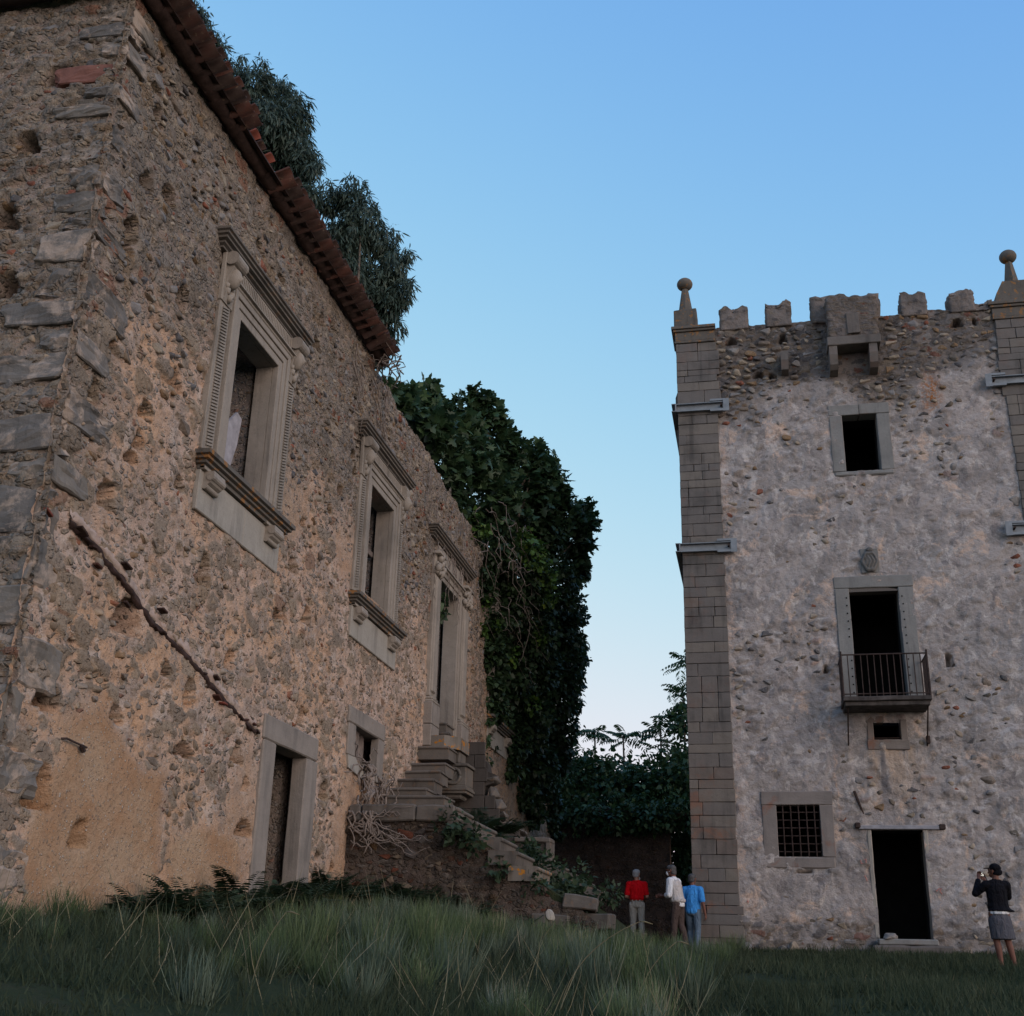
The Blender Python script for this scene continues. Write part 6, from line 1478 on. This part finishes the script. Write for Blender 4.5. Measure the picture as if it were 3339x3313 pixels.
class Fig:
    """joints of a standing adult 1.72 m tall facing +y"""
    def __init__(s, lean=0.0, head=0.0, nod=0.0, arms=None, legs=None, hips=1.0, sh=1.0):
        s.lean, s.head, s.nod, s.hips, s.sh = lean, head, nod, hips, sh
        t = lambda p: np.array([p[0], p[1]*math.cos(lean)+(p[2]-.93)*math.sin(lean), .93+(p[2]-.93)*math.cos(lean)-p[1]*math.sin(lean)]) if p[2] > .93 else np.array(p, float)
        s.t = t
        s.shl = [t((-.185*sh, 0, 1.375)), t((.185*sh, 0, 1.375))]
        s.arms = arms or [((-.25, -.02, 1.09), (-.25, .05, .85)), ((.25, -.02, 1.09), (.25, .05, .85))]
        s.legs = legs or [((-.10, .02, .49), (-.11, -.02, .09)), ((.10, .02, .49), (.11, -.02, .09))]
        s.hc = t((0, .01, 1.60)); s.neck = t((0, -.01, 1.43))
    def H(s, x, y, z):
        """point in head space"""
        y2 = y*math.cos(s.nod)+z*math.sin(-s.nod); z2 = z*math.cos(s.nod)+y*math.sin(s.nod)
        return s.hc+R3((x, y2, z2), s.head)
    def head_parts(s):
        H = s.H; L = [(H(0, -.02, .03), (.078, .085, .085), H(0, .02, .02), (.074, .08, .085)), (H(0, .03, -.03), (.058, .058, .06), H(0, .052, -.072), (.04, .036, .034)),
             (s.neck, .062, H(0, -.02, -.06), .055), (H(0, .094, .0), .012, H(0, .112, -.030), .015), (H(0, .085, -.062), (.026, .016, .010), H(0, .087, -.066), (.024, .016, .010)),
             (H(-.035, .078, .03), (.026, .016, .012), H(.035, .078, .03), (.026, .016, .012))]
        for e in (-1, 1): L += [(H(e*.080, -.012, .012), (.012, .022, .022), H(e*.077, -.008, -.028), (.010, .014, .014))]
        return L
    def torso(s, e=0.0, low=.93):
        t = s.t; h = s.hips; w = s.sh
        return [(t((0, 0, low)), (.165*h+e, .12+e, .10), t((0, .0, 1.08)), (.15*h+e, .11+e, .09)), (t((0, 0, 1.08)), (.15*h+e, .11+e, .09), t((0, .005, 1.27)), (.17*w+e, .118+e, .10)),
                (t((0, .0, 1.27)), (.172*w+e, .118+e, .10), t((0, -.01, 1.36)), (.15*w+e, .095+e, .06)), (s.shl[0], .062+e, s.shl[1], .062+e), (t((-.06, -.01, 1.40)), .06+e*.7, t((.06, -.01, 1.40)), .06+e*.7), (t((0, -.012, 1.40)), .068+e*.6, t((0, -.008, 1.435)), .062+e*.5)]
    def arm(s, i, e=0.0, a=0.0, b=2.0, r=(.056, .045, .041, .029)):
        """arm cylinder from parameter a to b (0 shoulder, 1 elbow, 2 wrist)"""
        S, E, W = s.shl[i], np.array(s.arms[i][0], float), np.array(s.arms[i][1], float); L = []
        if a < 1: 
            q = min(b, 1.0); p0 = S+(E-S)*a; p1 = S+(E-S)*q; L.append((p0, r[0]+(r[1]-r[0])*a+e, p1, r[0]+(r[1]-r[0])*q+e))
        if b > 1:
            q0 = max(a, 1.0)-1; q1 = b-1; L.append((E+(W-E)*q0, r[2]+(r[3]-r[2])*q0+e, E+(W-E)*q1, r[2]+(r[3]-r[2])*q1+e))
        return L
    def leg(s, i, e=0.0, b=2.0, a=0.0):
        hp = np.array([(-.09, .09)[i]*s.hips, 0, .90]); K, A = np.array(s.legs[i][0], float), np.array(s.legs[i][1], float); L = []
        if a < 1: L += [(hp+(K-hp)*a, .088-.026*a+e, K, .060+e)]
        if b > 1: L += [(K, .058+e, K+(A-K)*.35+np.array([0, -.012, 0]), .056+e), (K+(A-K)*.35+np.array([0, -.012, 0]), .056+e, K+(A-K)*(b-1), .056-.018*(b-1)+e)]
        return L
    def foot(s, i, e=0.0): A = np.array(s.legs[i][1], float); return [(A+np.array([0, -.02, -.04]), (.036+e, .045+e, .04), A+np.array([(-.02, .02)[i], .15, -.065]), (.036+e, .05+e, .024))]
    def body(s, extra=()):
        L = s.head_parts()+s.torso(-.004)
        for i in (0, 1): L += s.arm(i)+s.leg(i)+s.foot(i, -.006)
        return L+list(extra)
    def hair(s, cover=.0, e=.012, back=-.045):
        H = s.H
        return [(H(0, -.030, .045), (.080+e, .080+e, .075+e), H(0, .018, .065), (.070+e, .070+e, .052+e)), (H(0, -.045, .0), (.076+e, .055+e, .05), H(0, -.050, back), (.062+e, .045+e, .028))]
def person(lab, loc, rz, scale, group=None):
    p = thing("person", lab, "person", loc, rz, group); p.scale = (scale,)*3; return p
def gz(x, y): return float(ground_z(x, y))

# man in the red polo shirt, seen from behind, forearms held in front
f = Fig(head=-.35, arms=[((-.252, -.03, 1.09), (-.17, .20, 1.04)), ((.252, -.03, 1.09), (.17, .20, 1.04))], legs=[((-.10, .02, .49), (-.10, -.02, .09)), ((.10, .02, .49), (.115, -.02, .09))], hips=1.04, sh=1.05)
p = person("grey haired man in a red polo shirt and beige trousers, seen from behind", (-3.0, 30.0, gz(-3, 30)), -.05, 1.0)
fuse("body", f.body(hand_parts(f.arms[0][1], (.3, .9, 0), (0, 0, 1), 1)+hand_parts(f.arms[1][1], (-.3, .9, 0), (0, 0, 1), -1)), M['skin'], p, .008, 2)
fuse("polo_shirt", f.torso(.016, 1.06)+f.arm(0, .014, 0, .78)+f.arm(1, .014, 0, .78), M['red'], p)
fuse("collar", [(f.t((-.03, -.03, 1.44)), (.04, .045, .022), f.t((.03, -.03, 1.44)), (.04, .045, .022)), (f.t((0, -.01, 1.445)), (.066, .062, .02), f.t((0, -.005, 1.46)), (.062, .058, .014))], M['red'], p)
fuse("trousers", [((0, 0, .97), (.172, .122, .035), (0, 0, .88), (.176, .128, .08))]+f.leg(0, .016, 1.95)+f.leg(1, .016, 1.95), M['beige'], p)
fuse("belt", [((-.02, 0, .985), (.160, .122, .018), (.02, 0, .985), (.160, .122, .018))], M['shoe'], p, .008, 1)
fuse("hair", f.hair(), M['hair_g'], p, .009)
fuse("lowered_mask", [(f.H(-.03, .075, -.09), (.028, .03, .03), f.H(.03, .075, -.09), (.028, .03, .03)), (f.H(.07, .0, -.06), .010, f.H(.05, .06, -.08), .014)], M['maskm'], p, .007, 1)
for i in (0, 1): fuse("shoe", f.foot(i, .006), M['shoe'], p)
for e in (-.033, .033): pick("eye", MB().tube([f.H(e, .078, .012), f.H(e, .088, .012)], .012, 8), M['shoe'], p)
for e in (-.09, .0, .09): pick("belt_loop", MB().cbox(e-.01, e+.01, -.15, -.12, .955, 1.01, .003), M['beige'], p)

# man with the white mask, white shirt and pale waistcoat, leaning forward in profile
f = Fig(lean=.20, head=.15, nod=-.12, arms=[((-.22, .10, 1.08), (-.08, .36, 1.05)), ((.22, .12, 1.08), (.06, .38, 1.06))], legs=[((-.10, .06, .49), (-.10, .10, .09)), ((.10, .0, .49), (.10, -.12, .09))])
p = person("man in a white mask, white shirt and pale waistcoat, turned left in profile", (-1.80, 26.8, gz(-1.8, 26.8)+.02), 1.18, 1.0)
hs = hand_parts(f.arms[0][1], (.4, .8, .1), (0, .2, 1), 1)+hand_parts(f.arms[1][1], (-.3, .9, .1), (0, .2, 1), -1)
fuse("body", f.body(hs), M['skin_d'], p, .008, 2)
fuse("shirt", f.torso(.014, .90)+[((0, .0, .86), (.178, .135, .04), (0, .0, .96), (.172, .13, .06))]+f.arm(0, .026, 0, 1.18)+f.arm(1, .026, 0, 1.18), M['white'], p)
fuse("rolled_cuff", [(np.array(f.arms[0][0])+(np.array(f.arms[0][1])-np.array(f.arms[0][0]))*.14, .070, np.array(f.arms[0][0])+(np.array(f.arms[0][1])-np.array(f.arms[0][0]))*.24, .068)], M['white'], p)
fuse("waistcoat", f.torso(.034, .97)[:3]+[(f.t((-.10, -.01, 1.38)), .065, f.t((.10, -.01, 1.38)), .065), ((0, -.01, .95), (.195, .15, .03), (0, -.01, 1.0), (.19, .148, .03))], M['vest'], p)
fuse("trousers", [((0, 0, .93), (.165, .118, .03), (0, 0, .86), (.17, .125, .08))]+f.leg(0, .020, 1.97)+f.leg(1, .020, 1.97), M['brown'], p)
fuse("hair", f.hair(back=-.07), M['hair_d'], p, .009)
fuse("face_mask", [(f.H(0, .085, -.035), (.050, .035, .045), f.H(0, .072, -.07), (.042, .035, .026))], M['maskm'], p, .007)
pick("mask_loop", MB().tube([f.H(-.05, .07, -.03), f.H(-.078, .02, -.012), f.H(-.085, -.02, .0)], .0035, 5).tube([f.H(.05, .07, -.03), f.H(.078, .02, -.012), f.H(.085, -.02, .0)], .0035, 5), M['maskm'], p)
for e in (-.033, .033): pick("eye", MB().tube([f.H(e, .078, .012), f.H(e, .088, .012)], .012, 8), M['shoe'], p)
for i in (0, 1): fuse("shoe", f.foot(i, .006), M['shoe'], p)

# man in the light blue shirt, half hidden, walking away
f = Fig(lean=.04, head=-.25, arms=[((-.24, .0, 1.09), (-.24, .1, .86)), ((.255, -.06, 1.10), (.30, -.03, .84))], legs=[((-.10, .10, .50), (-.10, .06, .09)), ((.10, .0, .49), (.12, -.16, .10))], hips=1.05)
p = person("man in a light blue shirt and grey blue jeans, half hidden at the tower corner", (-1.52, 27.35, gz(-1.52, 27.35)-.06), -.25, .96)
fuse("body", f.body(hand_parts(f.arms[0][1], (0, .15, -1), (0, 1, 0), -1)+hand_parts(f.arms[1][1], (.05, .15, -1), (0, 1, 0), 1)), M['skin_d'], p, .008, 2)
fuse("shirt", f.torso(.018, .90)+[((0, .0, .86), (.175, .13, .03), (0, .0, .96), (.172, .13, .06))]+f.arm(0, .024, 0, .85)+f.arm(1, .024, 0, .85), M['blue'], p)
fuse("jeans", [((0, 0, .93), (.165, .118, .03), (0, 0, .86), (.17, .125, .08))]+f.leg(0, .018, 1.97)+f.leg(1, .018, 1.97), M['denim'], p)
fuse("hair", f.hair(), M['hair_d'], p, .009)
for e in (-.033, .033): pick("eye", MB().tube([f.H(e, .078, .012), f.H(e, .088, .012)], .012, 8), M['shoe'], p)
for i in (0, 1): fuse("shoe", f.foot(i, .006), M['shoe'], p)

# woman taking a photograph
f = Fig(lean=-.03, head=.75, nod=.10, arms=[((-.33, .08, 1.24), (-.20, .26, 1.49)), ((.24, .18, 1.20), (-.06, .34, 1.46))], legs=[((-.085, .02, .49), (-.06, -.02, .09)), ((.10, .02, .49), (.16, -.02, .09))], hips=1.02, sh=.93)
WS = .955
p = person("woman in a black jacket, cap and grey skirt raising a small camera, at the right", (3.76, 21.5, gz(3.76, 21.5)-.0), .12, WS)
fuse("body", f.body(hand_parts(f.arms[0][1], (.25, .35, .75), (1, 0, .2), 1)+hand_parts(f.arms[1][1], (-.25, .3, .8), (-1, 0, .2), -1)), M['skin_d'], p, .008, 2)
fuse("jacket", f.torso(.018, 1.02)+f.arm(0, .020, 0, 1.85)+f.arm(1, .020, 0, 1.85)+[((0, -.005, 1.04), (.16, .125, .04), (.02, -.02, .955), (.205, .16, .02)), ((.06, -.02, .97), (.18, .13, .02), (.13, -.03, .95), (.14, .11, .015))], M['jacket'], p)
fuse("shirt_hem", [((0, -.01, .96), (.165, .135, .03), (0, -.01, .905), (.172, .142, .02))], M['white'], p)
fuse("skirt", [((0, 0, .91), (.165, .125, .03), (0, 0, .80), (.195, .15, .05)), ((0, 0, .80), (.195, .15, .05), (.03, 0, .50), (.205, .155, .012))], M['skirt'], p)
fuse("cap", [(f.H(0, -.02, .06), (.098, .108, .075), f.H(0, -.01, .075), (.092, .10, .068)), (f.H(0, -.06, .0), (.088, .06, .05), f.H(0, -.06, -.03), (.08, .055, .04))], M['jacket'], p, .009)
fuse("cap_brim", [(f.H(-.045, .09, .05), (.045, .03, .010), f.H(.045, .09, .05), (.045, .03, .010)), (f.H(0, .10, .05), (.06, .03, .010), f.H(0, .165, .045), (.045, .03, .009))], M['jacket'], p, .006, 1)
for e in (-.033, .033): pick("eye", MB().tube([f.H(e, .078, .012), f.H(e, .088, .012)], .012, 8), M['shoe'], p)
for i in (0, 1): fuse("shoe", f.foot(i, .004), M['shoe'], p)
# her camera: a thing of its own, screen lit
cx_, cy_, cz_ = 3.76-.165*WS, 21.5+.335*WS, gz(3.76, 21.5)+1.575*WS
ct = thing("compact_camera", "small black compact camera with a lit screen held up by the woman", "camera", (cx_, cy_, cz_-.035), .25)
bd = MB().cbox(-.052, .052, -.014, .014, -.002, .066, .006).tube([(.0, .014, .032), (.0, .036, .032)], .026, 14)
o = pick("camera_body", bd, M['black_p'], ct, False)
em_ = bpy.data.materials.new("lit_camera_screen"); em_.use_nodes = True; b_ = em_.node_tree.nodes["Principled BSDF"]
b_.inputs['Base Color'].default_value = (.1, .1, .1, 1); b_.inputs['Emission Color'].default_value = (1, .97, .85, 1); b_.inputs['Emission Strength'].default_value = 1.0
pick("screen", MB().box(-.036, .036, -.0165, -.0145, .008, .058), em_, ct, False)
pick("subject_mark", MB().box(-.010, .008, -.018, -.017, .026, .04), M['steel'], ct, False)
pick("strap", MB().tube([(.05, 0, .03), (.075, -.02, -.02), (.085, -.05, -.10), (.10, -.08, -.17)], .006, 5), M['black_p'], ct)

# pale broken board leaning in the first window
t = MB()
t.prism([(14.20, 6.36), (14.60, 6.42), (14.82, 7.05), (14.88, 7.50), (14.72, 7.54), (14.42, 7.22), (14.20, 6.90)], 'x', FX-.36, FX-.32)
bo = tag(t.build("broken_board", M['plank'], None), "pale grey broken board leaning inside the first carved window", "board")
MB().prism([(14.55, 6.75), (14.64, 6.62), (14.86, 6.80), (14.74, 6.95)], 'x', FX-.37, FX-.35).build("splinter", M['wood'], bo)
# pale stone and flat stone by the foot of the stairs
tag(obj("stone", rock_me('rock', 3, M['apron']), None, (-3.35, 19.6, gz(-3.35, 19.6)+.42), (0, 0, .3), (.16, .16, .2)), "small whitish stone lying on the rubble below the stair blocks", "stone")
tag(obj("stone", rock_me('block', 2, M['step']), None, (-3.0, 27.0, .50), (.04, .02, .2), (1.0, .5, .3)), "flat grey stone in the grass in front of the man in red", "stone")
tag(obj("stone", rock_me('rock', 5, M['stone']), None, (2.62, 27.75, .66), (0, 0, .3), (.34, .25, .16)), "small stone lying on the sill of the tower doorway", "stone")
